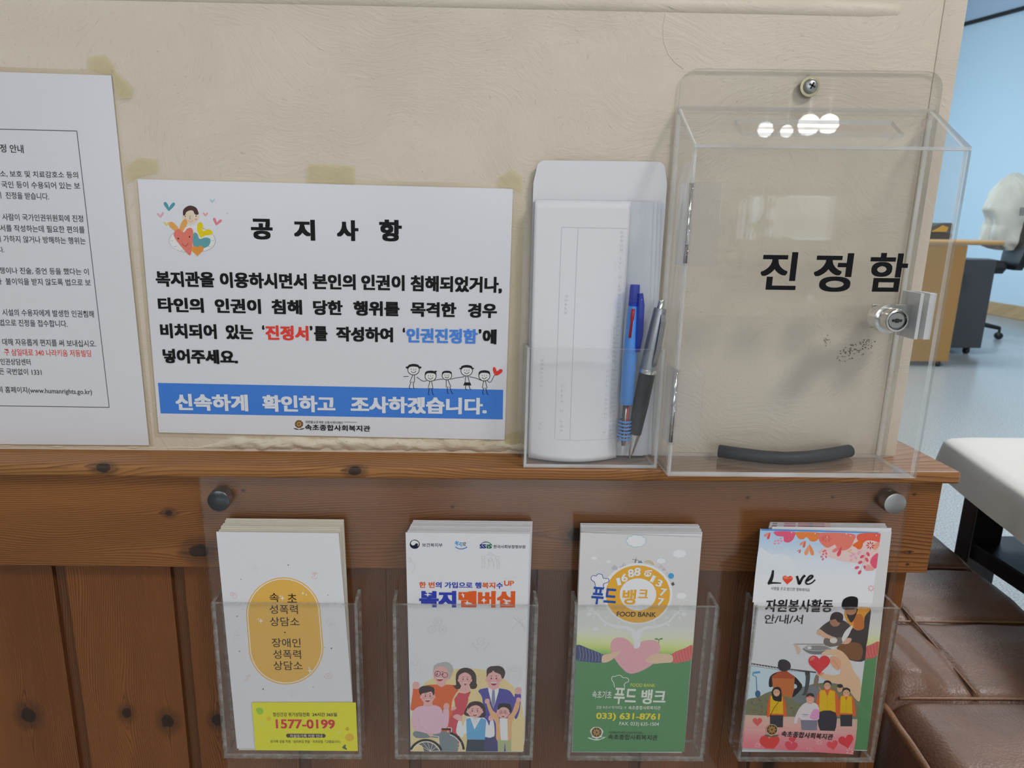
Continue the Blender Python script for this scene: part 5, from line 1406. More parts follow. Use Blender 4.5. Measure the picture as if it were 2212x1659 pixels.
P.line([(560, 545), (620, 545), (830, 545)], 8, ink(150, 146, 142)); P.blob([(562, 540), (600, 560), (620, 600), (600, 640), (580, 590)], ink(206, 176, 160), 3)
P.blob([(654, 580), (880, 580), (872, 605), (810, 635), (720, 635), (665, 610)], ink(118, 118, 124), 3); P.ell(768, 578, 116, 30, ink(176, 178, 184)); P.ell(770, 580, 102, 22, ink(134, 134, 140)); P.ell(700, 578, 20, 12, ink(214, 216, 220))
# big hand holding a red heart
HN2 = ink(232, 196, 164)
P.blob([(810, 640), (840, 605), (890, 592), (960, 595), (1010, 625), (1060, 690), (1100, 790), (1160, 885), (1146, 1060), (1050, 960), (960, 905), (850, 870), (780, 830), (765, 800), (800, 795), (860, 820), (940, 825), (985, 795), (960, 690), (930, 650), (870, 640)], HN2, 4)
P.blob([(895, 655), (950, 665), (985, 700), (975, 760), (950, 780), (890, 720)], ink(224, 170, 140), 3); P.line([(905, 690), (950, 730), (965, 765)], 5, ink(206, 130, 110), curve=3)
P.blob([(765, 808), (790, 792), (830, 805), (800, 830)], ink(226, 150, 130), 3); P.blob([(806, 640), (826, 612), (880, 600), (860, 630)], ink(238, 206, 178), 3)
P.heart(788, 720, 104, ink(206, 58, 66), 0); P.ell(725, 676, 26, 14, ink(224, 120, 120), -35)
# people in yellow vests
def helper(cx, top, w, h, vest, face_c=SK2, hair=DKC, long=False, sleeve=SHR):
    hw = w / 2
    P.blob([(cx - hw * 1.45, top + h * 0.92), (cx - hw * 1.3, top + h * 0.5), (cx - hw * 0.9, top + h * 0.26), (cx, top + h * 0.2), (cx + hw * 0.9, top + h * 0.26), (cx + hw * 1.35, top + h * 0.5), (cx + hw * 1.5, top + h * 0.92), (cx + hw * 1.1, top + h * 0.95), (cx - hw * 1.1, top + h * 0.95)], sleeve, 3)
    P.poly([(cx - hw * 0.9, top + h * 0.26), (cx - hw * 0.3, top + h * 0.24), (cx, top + h * 0.42), (cx + hw * 0.3, top + h * 0.24), (cx + hw * 0.9, top + h * 0.28), (cx + hw * 1.0, top + h * 0.86), (cx - hw * 1.0, top + h * 0.84)], vest)
    P.line([(cx, top + h * 0.42), (cx, top + h * 0.85)], 3, ink(190, 140, 30)); P.line([(cx - hw * 0.9, top + h * 0.62), (cx - hw * 0.2, top + h * 0.63)], 3, ink(196, 150, 36)); P.line([(cx + hw * 0.2, top + h * 0.63), (cx + hw * 0.9, top + h * 0.62)], 3, ink(196, 150, 36))
    P.poly([(cx - hw, top + h * 0.9), (cx + hw, top + h * 0.9), (cx + hw * 0.95, top + h * 1.3), (cx - hw * 0.95, top + h * 1.3)], ink(56, 56, 66))
    if long: P.blob([(cx - 36, top + 90), (cx - 40, top + 20), (cx, top - 12), (cx + 40, top + 10), (cx + 46, top + 110), (cx + 20, top + 120), (cx - 20, top + 110)], hair, 3)
    P.ell(cx, top + 36, 30, 38, face_c); P.blob([(cx - 34, top + 34), (cx - 28, top), (cx + 4, top - 10), (cx + 34, top + 6), (cx + 34, top + 36), (cx + 14, top + 12), (cx - 16, top + 12)], hair, 3)
    P.line([(cx - 12, top + 54), (cx, top + 60), (cx + 12, top + 53)], 4, ink(232, 226, 220), curve=2)
    for sg in (-1, 1): P.ell(cx + sg * 12, top + 34, 4, 3, DKC, n=8)
helper(1030, 945, 110, 260, VEST); P.ell(972, 945, 24, 30, SK2); P.ell(974, 920, 26, 18, DKC)
helper(860, 880, 150, 320, VEST)
P.line([(782, 930), (800, 955), (818, 962)], 6, SK2)
P.blob([(780, 1160), (935, 1160), (920, 1340), (800, 1330)], ink(54, 54, 66), 3)
helper(404, 940, 120, 270, VEST, long=True); P.line([(425, 1060), (380, 1120), (346, 1190)], 5, DKC)
P.blob([(560, 1240), (590, 1150), (640, 1085), (700, 1065), (775, 1090), (785, 1190), (770, 1225), (640, 1230), (600, 1200), (585, 1255)], ink(214, 206, 216), 3); P.blob([(700, 1200), (740, 1130), (785, 1140), (782, 1210), (740, 1224)], ink(214, 150, 200), 3)
P.ell(706, 1040, 36, 42, ink(212, 158, 140)); P.blob([(670, 1020), (680, 990), (720, 984), (742, 1004), (740, 1024), (706, 1008)], ink(60, 50, 50), 3); P.line([(672, 1018), (742, 1016)], 6, ink(190, 60, 60)); P.line([(690, 1060), (706, 1066), (722, 1058)], 4, ink(236, 228, 224), curve=2)
P.poly([(620, 1225), (770, 1228), (765, 1330), (630, 1320)], ink(120, 120, 142)); P.line([(636, 1176), (690, 1178)], 10, ink(150, 150, 186)); P.line([(640, 1190), (684, 1192)], 4, ink(160, 160, 190))
P.bands([(120, 1300), (108, 1360), (95, 1475)], [(1120, 1330), (1112, 1400), (1092, 1535)], [ink(216, 168, 170), ink(218, 146, 154), ink(218, 120, 136)])
P.heart(342, 1430, 96, ink(206, 66, 62), -4); P.heart(534, 1462, 62, ink(206, 74, 92), 8); P.heart(548, 1400, 36, ink(208, 70, 86), -10); P.heart(906, 1450, 54, ink(212, 78, 88), -12); P.heart(1030, 1415, 74, ink(206, 62, 72), -14); P.heart(232, 1240, 46, ink(206, 92, 92), 0)
WP = ink(236, 204, 210)
for cx, cy, r in ((786, 1424, 26), (234, 1455, 26), (1062, 1508, 36)):
    for i in range(7): t = i * 2 * math.pi / 7; P.ell(cx + r * 0.7 * math.cos(t), cy + r * 0.7 * math.sin(t), r * 0.34, r * 0.14, WP, math.degrees(t), n=8)
P.line([(700, 1472), (732, 1494), (700, 1504)], 5, WP, closed=True); P.ring(676, 1485, 8, 8, 3, WP, 10)
P.finish('photo_collage', l4)
P = Print(YC, 0.0009, 1580, 1260, 4.158)
emblem(P, 360, 1308, 48, ink(70, 110, 76)); P.finish('emblem', l4)
P = Print(YC, 0.0009, 1580, 1260, 4.158)
P.text('속초종합사회복지관', 452, 1318, 916, 1348, 54, ink(44, 40, 46), 0.02)
P.finish('lettering', l4)

# ---------------------------------------------------------------- clear envelope holder on the cap
HX0, HX1, HYF = 0.1618, 0.2712, -0.0355
HZ0 = CAPZ + 0.0003
hold = empty('envelope_holder', (0.2165, -0.017, HZ0))
tag(hold, 'small clear acrylic pocket of envelopes and pens standing on the cap', 'holder')
HZT = on_y(1285, 754, HYF).z
bm = bmesh.new(); prism(bm, [(HX0, HYF, HZ0), (HX1, HYF, HZ0), (HX1, HYF, HZT), (HX0, HYF, HZT)], (0, 0.0022, 0), 0, 1); build('front_plate', bm, [DUSTY, EDGE], hold)
bm = bmesh.new(); prism(bm, [(HX0, -0.0028, HZ0), (HX1 + 0.003, -0.0028, HZ0), (HX1 + 0.003, -0.0028, HZT - 0.002), (HX0, -0.0028, HZT - 0.002)], (0, 0.0022, 0), 0, 1); build('back_plate', bm, [ACRYLIC, EDGE], hold)
for xa in (HX0, HX1 - 0.0022):
    bm = bmesh.new(); prism(bm, [(xa, HYF + 0.0023, HZ0), (xa, -0.0029, HZ0), (xa, -0.0029, HZT - 0.002), (xa, HYF + 0.0023, HZT)], (0.0022, 0, 0), 0, 1); build('side_plate', bm, [DUSTY, EDGE], hold)
bm = bmesh.new(); prism(bm, [(HX0 + 0.0023, HYF + 0.0023, HZ0), (HX1 - 0.0023, HYF + 0.0023, HZ0), (HX1 - 0.0023, -0.0029, HZ0), (HX0 + 0.0023, -0.0029, HZ0)], (0, 0, 0.0022), 0, 1); build('bottom_plate', bm, [DUSTY, EDGE], hold)
HB = HZ0 + 0.0027
# open envelope with its flap up
def pts_y(lst, y): return [tuple(on_y(px, py, y)) for px, py in lst]
env_o = empty('envelope', (0.217, -0.005, HB)); tag(env_o, 'long white envelope with its flap standing up, at the back of the clear holder', 'envelope')
a, b = on_y(1152.5, 391.6, -0.0065), on_y(1444, 391.6, -0.0065)
ex0, ex1, zf = a.x, min(b.x, 0.2705), a.z
fold = zf - 0.0155
bm = bmesh.new(); prism(bm, [(ex0 + 0.0004, -0.0065, HB), (ex1 - 0.0004, -0.0065, HB), (ex1, -0.0062, fold), (ex0, -0.0062, fold)], (0, 0.0012, 0), 0, 0); build('envelope_body', bm, GREYPAPER, env_o)
bm = bmesh.new()
flap = [(ex0, fold), (ex1, fold), (ex1, zf - 0.001)]
def arc(cx, cz_, r, a0, a1, n=7): return [(cx + r * math.cos(math.radians(a0 + (a1 - a0) * i / n)), cz_ + r * math.sin(math.radians(a0 + (a1 - a0) * i / n))) for i in range(n + 1)]
ft = on_y(1300, 347, -0.0058).z
flap += arc(ex1 - 0.0085, ft - 0.0065, 0.0062, 15, 90) + arc(ex0 + 0.0085, ft - 0.0065, 0.0062, 90, 165) + [(ex0, zf - 0.001)]
prism(bm, [(x, -0.0057, z) for x, z in flap], (0, 0.0005, 0), 0, 0); build('flap', bm, PAPER, env_o)
for i, (px, py, y, lab) in enumerate(((1428, 434, -0.0085, 'hindmost'), (1420, 436, -0.0108, 'middle'), (1411, 437, -0.0130, 'foremost'))):
    r_ = on_y(px, py, y)
    bm = bmesh.new(); prism(bm, [(0.1668 + i * 0.0005, y, HB + 0.0005), (on_y(px - 22, 985, y).x, y, HB + 0.0005), (r_.x, y, r_.z), (0.1668 + i * 0.0005, y, r_.z + 0.0003)], (0, 0.0009, 0), 0, 0)
    tag(build('folded_form', bm, GREYPAPER), '%s of the three grey-white sheets behind the front form in the clear holder' % lab, 'form', 'sheets behind the front form')
# front form, bowed out at its foot
def ysurf(x, z):
    u = (x - 0.1655) / 0.0745; v = max(0.0, min(1.0, (0.8750 - z) / 0.2095))
    return -0.0160 - 0.0115 * math.sin(math.pi * min(1, max(0, u))) ** 0.8 * v ** 2.2 - 0.0015 * v
FQ = [on_y(1155.6, 431.5, -0.016), on_y(1363, 435, -0.016), on_y(1331, 996, -0.018), on_y(1141, 990, -0.018)]
bm = bmesh.new(); nu, nv = 28, 34
for off in (0.0, 0.0006):
    g = []
    for j in range(nv + 1):
        row = []
        for i in range(nu + 1):
            p = FQ[0].lerp(FQ[1], i / nu).lerp(FQ[3].lerp(FQ[2], i / nu), j / nv)
            zz = p.z - 0.0006 * math.sin(math.pi * i / nu) * (j / nv) ** 3
            row.append(bm.verts.new((p.x, ysurf(p.x, p.z) + off, max(zz, HB + 0.0001))))
        g.append(row)
    for j in range(nv):
        for i in range(nu): bm.faces.new((g[j][i], g[j][i + 1], g[j + 1][i + 1], g[j + 1][i]))
    if off == 0.0: g0 = g
edge = lambda G: [G[0][i] for i in range(nu + 1)] + [G[j][nu] for j in range(1, nv + 1)] + [G[nv][i] for i in range(nu - 1, -1, -1)] + [G[j][0] for j in range(nv - 1, 0, -1)]
e0, e1 = edge(g0), edge(g)
for i in range(len(e0)):
    j = (i + 1) % len(e0); bm.faces.new((e0[i], e0[j], e1[j], e1[i]))
form = build('folded_form', bm, PAPER, smooth=True); tag(form, 'white folded form with faint show-through lines, at the front of the clear holder', 'form')
P = Print(-0.018, 0.0, 1110, 320, 2.3045)
FA = ink(184, 186, 194); FB = ink(176, 178, 186)
def fl(x0, y0, x1, y1, w=2.2, c=FA): P.line([(x0 + (x1 - x0) * i / 16, y0 + (y1 - y0) * i / 16) for i in range(17)], w, c)
fl(240, 395, 198, 1435); fl(322, 395, 272, 1435); fl(240, 394, 574, 400); fl(200, 1436, 505, 1442)
for (x0, y0, x1, y1, n, wd) in ((542, 420, 492, 1420, 46, 9), (505, 900, 476, 1425, 24, 9), (470, 1040, 446, 1410, 17, 9), (262, 735, 258, 820, 5, 9), (142, 1035, 136, 1180, 8, 9), (240, 1155, 230, 1395, 11, 8), (130, 1365, 127, 1415, 3, 8)):
    for i in range(n):
        t = i / max(1, n - 1); x, y = x0 + (x1 - x0) * t, y0 + (y1 - y0) * t
        if rnd.random() < 0.16: continue
        L = (y1 - y0) / n * 0.34
        P.line([(x - wd * 0.5, y - L), (x - wd * 0.5, y + L)], 1.8, FB)
        if rnd.random() < 0.8: P.line([(x - wd * 0.5, y + rnd.uniform(-L, L)), (x + wd * 0.6, y + rnd.uniform(-L, L))], 1.8, FB)
        if rnd.random() < 0.7: P.line([(x + wd * 0.5, y - L), (x + wd * 0.5, y + L * 0.6)], 1.6, FB)
P.v = [(x, ysurf(x, z) - 0.00015, z) for x, y, z in P.v]
P.finish('faint_print', form)
# pens
def frame_pts(p0, p1, y0, y1):
    return on_y(*p0, y0), on_y(*p1, y1)
BLUEP = plain('blue pen plastic', ink(74, 134, 214), 0.35)
m_, nt_, ln_ = mat('translucent blue plastic'); o_ = nt_.new('ShaderNodeOutputMaterial'); t_ = nt_.new('ShaderNodeBsdfTransparent'); t_.inputs[0].default_value = (0.45, 0.5, 0.9, 1)
g_ = nt_.new('ShaderNodeBsdfPrincipled'); g_.inputs['Base Color'].default_value = (0.06, 0.09, 0.42, 1); g_.inputs['Roughness'].default_value = 0.15
x_ = nt_.new('ShaderNodeMixShader'); x_.inputs[0].default_value = 0.32; ln_.new(t_.outputs[0], x_.inputs[1]); ln_.new(g_.outputs[0], x_.inputs[2]); ln_.new(x_.outputs[0], o_.inputs[0])
BLUET = m_
SILVERP = plain('silver pen plastic', (0.36, 0.37, 0.40, 1), 0.35, 0.7)
BLACKGRIP = plain('black pen grip', (0.022, 0.021, 0.022, 1), 0.55)
REDP = plain('red slider', (0.42, 0.015, 0.02, 1), 0.4)
top, tip = frame_pts((1372, 615), (1344.5, 987), -0.0268, -0.0268)
ax = (tip - top); Lp = ax.length; axn = ax.normalized()
pen = empty('ballpoint_pen', tuple(tip)); tag(pen, 'bright blue click ballpoint pen standing in the clear holder', 'pen')
def seg(name, prof, m, par, base, n=26, axis=None, **kw):
    bm = bmesh.new(); lathe(bm, prof, base, axis if axis is not None else axn, n); return build(name, bm, m, par, auto=40)
R_ = 0.0055
seg('pen_barrel', [(0, Lp * 0.10), (R_ * 0.72, Lp * 0.10), (R_ * 0.80, Lp * 0.14), (R_ * 0.92, Lp * 0.30), (R_, Lp * 0.45), (R_, Lp * 0.675), (R_ * 0.9, Lp * 0.68), (0, Lp * 0.68)], BLUEP, pen, top)
seg('push_button', [(0, 0), (R_ * 0.66, 0), (R_ * 0.7, 0.002), (R_ * 0.76, Lp * 0.13), (0, Lp * 0.13)], BLUET, pen, top)
seg('grip', [(R_ * 0.86, Lp * 0.68), (R_ * 0.9, Lp * 0.76), (R_ * 0.86, Lp * 0.9), (R_ * 0.62, Lp * 0.965), (R_ * 0.28, Lp), (0, Lp)], DUSTY, pen, top)
gr = [o for o in pen.children if o.name.startswith('grip')][0]
for k in range(6):
    t = Lp * (0.775 + k * 0.021)
    bm = bmesh.new(); lathe(bm, [(R_ * 0.95, t), (R_ * 1.0, t + 0.0005), (R_ * 1.0, t + 0.0010), (R_ * 0.95, t + 0.0015)], top, axn, 24); build('grip_ring', bm, BLUEP, gr)
side = Vector((axn.z * -1, 0, axn.x)).normalized()
for k, m in ((-0.0016, BLACKMETAL), (0.0, STEEL), (0.0016, REDP)):
    bm = bmesh.new(); tube(bm, [top + axn * (Lp * 0.69) + side * k, top + axn * (Lp * 0.86) + side * k], 0.0011, 8); tube(bm, [top + axn * (Lp * 0.86) + side * k, top + axn * (Lp * 0.93) + side * k * 0.7], [0.0008, 0.0005], 8); build('ink_refill', bm, m, pen)
bm = bmesh.new()
cdir = Vector((0.75, -0.66, 0)).normalized()
c0, c1 = top + axn * (Lp * 0.045) + cdir * R_ * 0.9, top + axn * (Lp * 0.37) + cdir * (R_ * 1.15)
tube(bm, [c0, c0.lerp(c1, 0.2) + cdir * 0.0010, c0.lerp(c1, 0.7) + cdir * 0.0010, c1], [0.0022, 0.0029, 0.0028, 0.0018], 12); build('clip', bm, BLUET, pen)
bm = bmesh.new()
s0 = top + axn * (Lp * 0.13) + Vector((-0.25, -0.97, 0)) * R_ * 0.82; s1 = top + axn * (Lp * 0.29) + Vector((-0.45, -0.9, 0)) * R_ * 0.88
tube(bm, [s0, s0.lerp(s1, 0.35), s0.lerp(s1, 0.4), s1], [0.0014, 0.0015, 0.0010, 0.0011], 10); build('color_slider', bm, REDP, pen)
top, tip = frame_pts((1430.5, 646), (1360.5, 989), -0.0292, -0.0262)
ax = (tip - top); Lp = ax.length; axn = ax.normalized(); R_ = 0.0066
pen = empty('ballpoint_pen', tuple(tip)); tag(pen, 'silver and black ballpoint pen leaning in the clear holder', 'pen')
seg('pen_barrel', [(0, Lp * 0.055), (R_ * 0.70, Lp * 0.055), (R_ * 0.76, Lp * 0.065), (R_ * 0.92, Lp * 0.25), (R_, Lp * 0.43), (0, Lp * 0.43)], SILVERP, pen, top)
seg('push_button', [(0, 0), (R_ * 0.3, 0.0006), (R_ * 0.42, 0.002), (R_ * 0.44, Lp * 0.06), (0, Lp * 0.06)], CHROME, pen, top)
seg('trim_ring', [(0, Lp * 0.425), (R_ * 1.06, Lp * 0.425), (R_ * 1.08, Lp * 0.435), (R_ * 1.06, Lp * 0.45), (0, Lp * 0.45)], CHROME, pen, top)
seg('grip', [(0, Lp * 0.45), (R_ * 0.98, Lp * 0.45), (R_ * 0.94, Lp * 0.65), (R_ * 0.78, Lp * 0.84), (0, Lp * 0.84)], BLACKGRIP, pen, top)
seg('pen_tip', [(0, Lp * 0.84), (R_ * 0.74, Lp * 0.84), (R_ * 0.30, Lp * 0.965), (R_ * 0.14, Lp * 0.985), (R_ * 0.10, Lp), (0, Lp)], CHROME, pen, top)
cdir = Vector((0.35, -0.93, 0)).normalized(); wd = axn.cross(cdir).normalized()
bm = bmesh.new()
pl_ = []
for t, hgt, w in ((0.09, 0.80, 0.0021), (0.13, 1.12, 0.0024), (0.30, 1.30, 0.0024), (0.38, 1.16, 0.0021), (0.405, 1.02, 0.0012)):
    c = top + axn * (Lp * t) + cdir * (R_ * hgt)
    pl_.append([bm.verts.new(c + wd * w), bm.verts.new(c - wd * w), bm.verts.new(c - wd * w - cdir * 0.0009), bm.verts.new(c + wd * w - cdir * 0.0009)])
for a, b in zip(pl_, pl_[1:]):
    for k in range(4): bm.faces.new((a[k], a[(k + 1) % 4], b[(k + 1) % 4], b[k]))
bm.faces.new(pl_[0]); bm.faces.new(pl_[-1][::-1])
build('clip', bm, STEEL, pen)

# ---------------------------------------------------------------- clear complaint box
BX0, BX1, BYF, BYB, BZ0 = 0.2748, 0.4726, -0.0540, -0.0040, CAPZ + 0.0004
BZF, BZL, BZT = 0.9115, 0.9465, 0.9735
TH = 0.0030
cbox = empty('complaint_box', (0.375, -0.027, BZ0))
tag(cbox, 'clear acrylic complaint box with a lock and black lettering, screwed to the plaster', 'box')
bm = bmesh.new()
r = 0.013
pl2 = [(BX0 + 0.001, BZ0), (BX1 + 0.0045, BZ0)] + arc(BX1 + 0.0045 - r, BZT - r, r, 0, 90, 8) + arc(BX0 + 0.001 + r, BZT - r, r, 90, 180, 8)
prism(bm, [(x, BYB, z) for x, z in pl2], (0, TH, 0), 0, 1); build('back_plate', bm, [ACRYLIC, EDGE], cbox)
for xa in (BX0, BX1 - TH):
    bm = bmesh.new(); prism(bm, [(xa, BYF + TH + 0.0006, BZ0), (xa, BYB - 0.0002, BZ0), (xa, BYB - 0.0002, BZL - 0.002), (xa, BYF + TH + 0.0006, BZF + 0.001)], (TH, 0, 0), 0, 1); build('side_panel', bm, [ACRYLIC, EDGE], cbox)
bm = bmesh.new(); prism(bm, [(BX0 + TH + 0.0002, BYF + TH + 0.0006, BZ0), (BX1 - TH - 0.0002, BYF + TH + 0.0006, BZ0), (BX1 - TH - 0.0002, BYB - 0.0002, BZ0), (BX0 + TH + 0.0002, BYB - 0.0002, BZ0)], (0, 0, TH), 0, 1); build('floor_panel', bm, [DUSTFLOOR, EDGE], cbox)
# sloping lid with its slot
La, Lb = Vector((0, BYB - 0.0002, BZL)), Vector((0, BYF, BZF + 0.0022))
ld = (Lb - La); ln3 = ld.cross(Vector((1, 0, 0))).normalized()
if ln3.z < 0: ln3 = -ln3
def on_lid(px, py):
    d = ray(px, py); t = (La - EYE).dot(ln3) / d.dot(ln3); p = EYE + d * t
    return p
s4 = [on_lid(*p) for p in ((1593.5, 260), (1928.5, 259), (1951, 289), (1601, 286))]
sx0, sx1 = (s4[0].x + s4[3].x) / 2, (s4[1].x + s4[2].x) / 2
tt = lambda p: (p - La).dot(ld) / ld.dot(ld)
t0, t1 = (tt(s4[0]) + tt(s4[1])) / 2, (tt(s4[2]) + tt(s4[3])) / 2
def lp(x, t, k): q = La + ld * t - ln3 * (TH * k); return Vector((x, q.y, q.z))
bm = bmesh.new()
OUT = [(BX0, 0), (BX1, 0), (BX1, 1), (BX0, 1)]; INN = [(sx0, t0), (sx1, t0), (sx1, t1), (sx0, t1)]
V = {(k, w, i): bm.verts.new(lp(*q, k)) for k in (0, 1) for w, L in ((0, OUT), (1, INN)) for i, q in enumerate(L)}
for i in range(4):
    j = (i + 1) % 4
    for k in (0, 1): f = bm.faces.new((V[k, 0, i], V[k, 0, j], V[k, 1, j], V[k, 1, i])); f.material_index = 0
    for w in (0, 1): f = bm.faces.new((V[0, w, i], V[0, w, j], V[1, w, j], V[1, w, i])); f.material_index = 1
build('lid', bm, [ACRYLIC, EDGE], cbox)
# door
bm = bmesh.new(); prism(bm, [(BX0, BYF, BZ0 + 0.0005), (BX1, BYF, BZ0 + 0.0005), (BX1, BYF, BZF), (BX0, BYF, BZF)], (0, TH, 0), 0, 1)
door = build('door', bm, [ACRYLIC, EDGE], cbox)
P = Print(BYF, 0.00008)
KB = (0.006, 0.006, 0.008, 1)
P.text('진', 1647.6, 543.8, 1727.6, 544.8, 82, KB, 0.026, res=6); P.text('정', 1763, 546, 1846, 547, 84, KB, 0.026, res=6); P.text('함', 1882.5, 546, 1965.4, 547, 84, KB, 0.026, res=6)
P.finish('lettering', door, LETTER)
# hinges
HINGE = clear_sheet('clear hinge plastic', (0.975, 0.98, 0.99), 0.022, 1.5, 0.05)
for (ka, kb, lf) in (((1482, 393), (1471.7, 574.5), (1562, 1549)), ((1449, 796), (1437, 960), (1524, 1515))):
    yk = BYF - 0.0018
    a, b = on_y(*ka, yk), on_y(*kb, yk)
    xk = BX0 - 0.0006
    hg = empty('hinge', (xk, yk, b.z)); hg.parent = cbox; hg.matrix_parent_inverse = Matrix.Translation(-cbox.location)
    xl = on_y(lf[0], ka[1] + 3, BYF).x
    def sub(name, bm, m, **kw):
        o = build(name, bm, m, None, **kw); o.parent = hg; o.matrix_parent_inverse = Matrix.Translation(-hg.location); return o
    bm = bmesh.new(); box(bm, xk, xl, BYF - 0.0013, BYF - 0.0002, b.z, a.z, bevel=0.0003); sub('hinge_leaf', bm, HINGE)
    bm = bmesh.new(); box(bm, xk - 0.0015, xk - 0.0003, yk, BYF + 0.020, b.z, a.z, bevel=0.0003); sub('hinge_leaf', bm, HINGE)
    n = 4; hh = (a.z - b.z) / n
    bm = bmesh.new()
    for i in range(n):
        z0 = b.z + i * hh + 0.0004; z1 = b.z + (i + 1) * hh - 0.0004
        lathe(bm, [(0.0012, z0), (0.0027, z0), (0.0027, z1), (0.0012, z1), (0.0012, z0)], (xk, yk, 0), (0, 0, 1), 18)
    sub('hinge_knuckle', bm, HINGE)
    bm = bmesh.new(); tube(bm, [(xk, yk, b.z + 0.002), (xk, yk, a.z - 0.001)], 0.0015, 12); sub('hinge_pin', bm, CHROME)
# lock through the door
lk = on_y(1939, 693, BYF - 0.010)
lock = empty('cam_lock', tuple(lk)); lock.parent = cbox; lock.matrix_parent_inverse = Matrix.Translation(-cbox.location)
def subl(name, bm, m, **kw):
    o = build(name, bm, m, None, **kw); o.parent = lock; o.matrix_parent_inverse = Matrix.Translation(-lock.location); return o
RL = 0.0087
bm = bmesh.new(); lathe(bm, [(RL * 0.80, 0), (RL * 0.94, -0.0002), (RL, -0.0012), (RL, -0.0100), (RL * 1.28, -0.0102), (RL * 1.28, -0.0150), (RL * 1.05, -0.0152), (RL * 1.05, -0.0235), (0, -0.0235)], tuple(lk), (0, -1, 0), 40)
subl('lock_barrel', bm, CHROME, auto=35)
bm = bmesh.new(); lathe(bm, [(0, -0.0012), (RL * 0.66, -0.0012), (RL * 0.72, -0.0018), (RL * 0.80, -0.0018), (RL * 0.80, -0.0022)], tuple(lk), (0, -1, 0), 40); subl('lock_plug', bm, STEEL, auto=35)
bm = bmesh.new(); box(bm, lk.x - 0.0032, lk.x + 0.0036, lk.y + 0.0004, lk.y + 0.002, lk.z - 0.0009, lk.z + 0.0009); box(bm, lk.x - 0.0008, lk.x + 0.0012, lk.y + 0.0003, lk.y + 0.002, lk.z - 0.0016, lk.z + 0.0014); subl('keyhole', bm, BLACKMETAL)
ycam = lk.y + 0.0240
bm = bmesh.new(); box(bm, lk.x - 0.006, 0.4595, ycam, ycam + 0.0016, lk.z - 0.0092, lk.z + 0.0092, bevel=0.0003); subl('cam_plate', bm, CHROME)
# milky catch blocks inside the right-hand panel
c_hi, c_lo = on_y(2015, 633, -0.044).z, on_y(1995, 732, -0.044).z
bm = bmesh.new(); box(bm, 0.4640, BX1 - TH - 0.0002, -0.0478, -0.0250, c_lo, c_hi, bevel=0.0003); box(bm, 0.4570, 0.4640, -0.0300, -0.0250, c_lo, c_hi, bevel=0.0003); box(bm, 0.4570, 0.4597, -0.0478, -0.0300, c_lo, c_hi, bevel=0.0003)
build('catch_block', bm, FROST, cbox)
sc = on_y(1749, 187, BYB - 0.0004)
scr = empty('screw', (sc.x, BYB, sc.z)); scr.parent = cbox; scr.matrix_parent_inverse = Matrix.Translation(-cbox.location)
def subs(name, bm, m, **kw):
    o = build(name, bm, m, None, **kw); o.parent = scr; o.matrix_parent_inverse = Matrix.Translation(-scr.location); return o
bm = bmesh.new(); lathe(bm, [(0.003, 0.0001), (0.0074, 0.0001), (0.0076, 0.0006), (0.0074, 0.0012), (0.003, 0.0014)], (sc.x, BYB, sc.z), (0, -1, 0), 40); subs('washer', bm, BRASSY, auto=40)
bm = bmesh.new(); lathe(bm, [(0.0054, 0.0013), (0.0054, 0.0024), (0.0046, 0.0036), (0.0030, 0.0044), (0, 0.0047)], (sc.x, BYB, sc.z), (0, -1, 0), 40); subs('screw_head', bm, STEEL)
bm = bmesh.new()
for rot in (25, 115): 
    t = bmesh.new(); box(t, -0.0026, 0.0026, -0.0049, -0.0030, -0.0006, 0.0006); merge(bm, t, 0, Matrix.Translation((sc.x, BYB, sc.z)) @ Matrix.Rotation(math.radians(rot), 4, 'Y'))
subs('cross_slot', bm, BLACKMETAL)
# rubber tube lying in the box
zt = BZ0 + TH + 0.0056
tp = [on_z(*p, zt) for p in ((1553, 974), (1600, 981), (1650, 987), (1697, 990), (1745, 988), (1790, 982), (1834, 974))]
tp = [Vector((p.x, max(-0.0445, min(-0.0105, p.y)), zt)) for p in tp]
bm = bmesh.new(); tube(bm, [tp[0].lerp(tp[1], -0.03)] + tp + [tp[-1].lerp(tp[-2], -0.03)], [0.0046] + [0.0054] * 7 + [0.0046], 18)
tag(build('rubber_tube', bm, RUBBER, auto=60), 'curved black rubber tube lying on the floor of the clear box', 'tube')
# scuff marks on the plaster behind the box
P = Print(0.0, 0.0004)
for _ in range(70):
    t = rnd.random(); x = 1815 + 70 * t + rnd.gauss(0, 8); y = 772 - 36 * t + rnd.gauss(0, 7); P.ell(x, y, rnd.uniform(0.8, 2.2), rnd.uniform(0.6, 1.6), ink(96, 90, 84), rnd.uniform(0, 180), n=7)
for _ in range(12): P.ell(1784 + rnd.gauss(0, 6), 736 + rnd.gauss(0, 5), rnd.uniform(0.8, 2), 1.0, ink(110, 100, 92), rnd.uniform(0, 180), n=7)
wf = bpy.data.objects['wall_front']
P.finish('scuff_marks', wf)

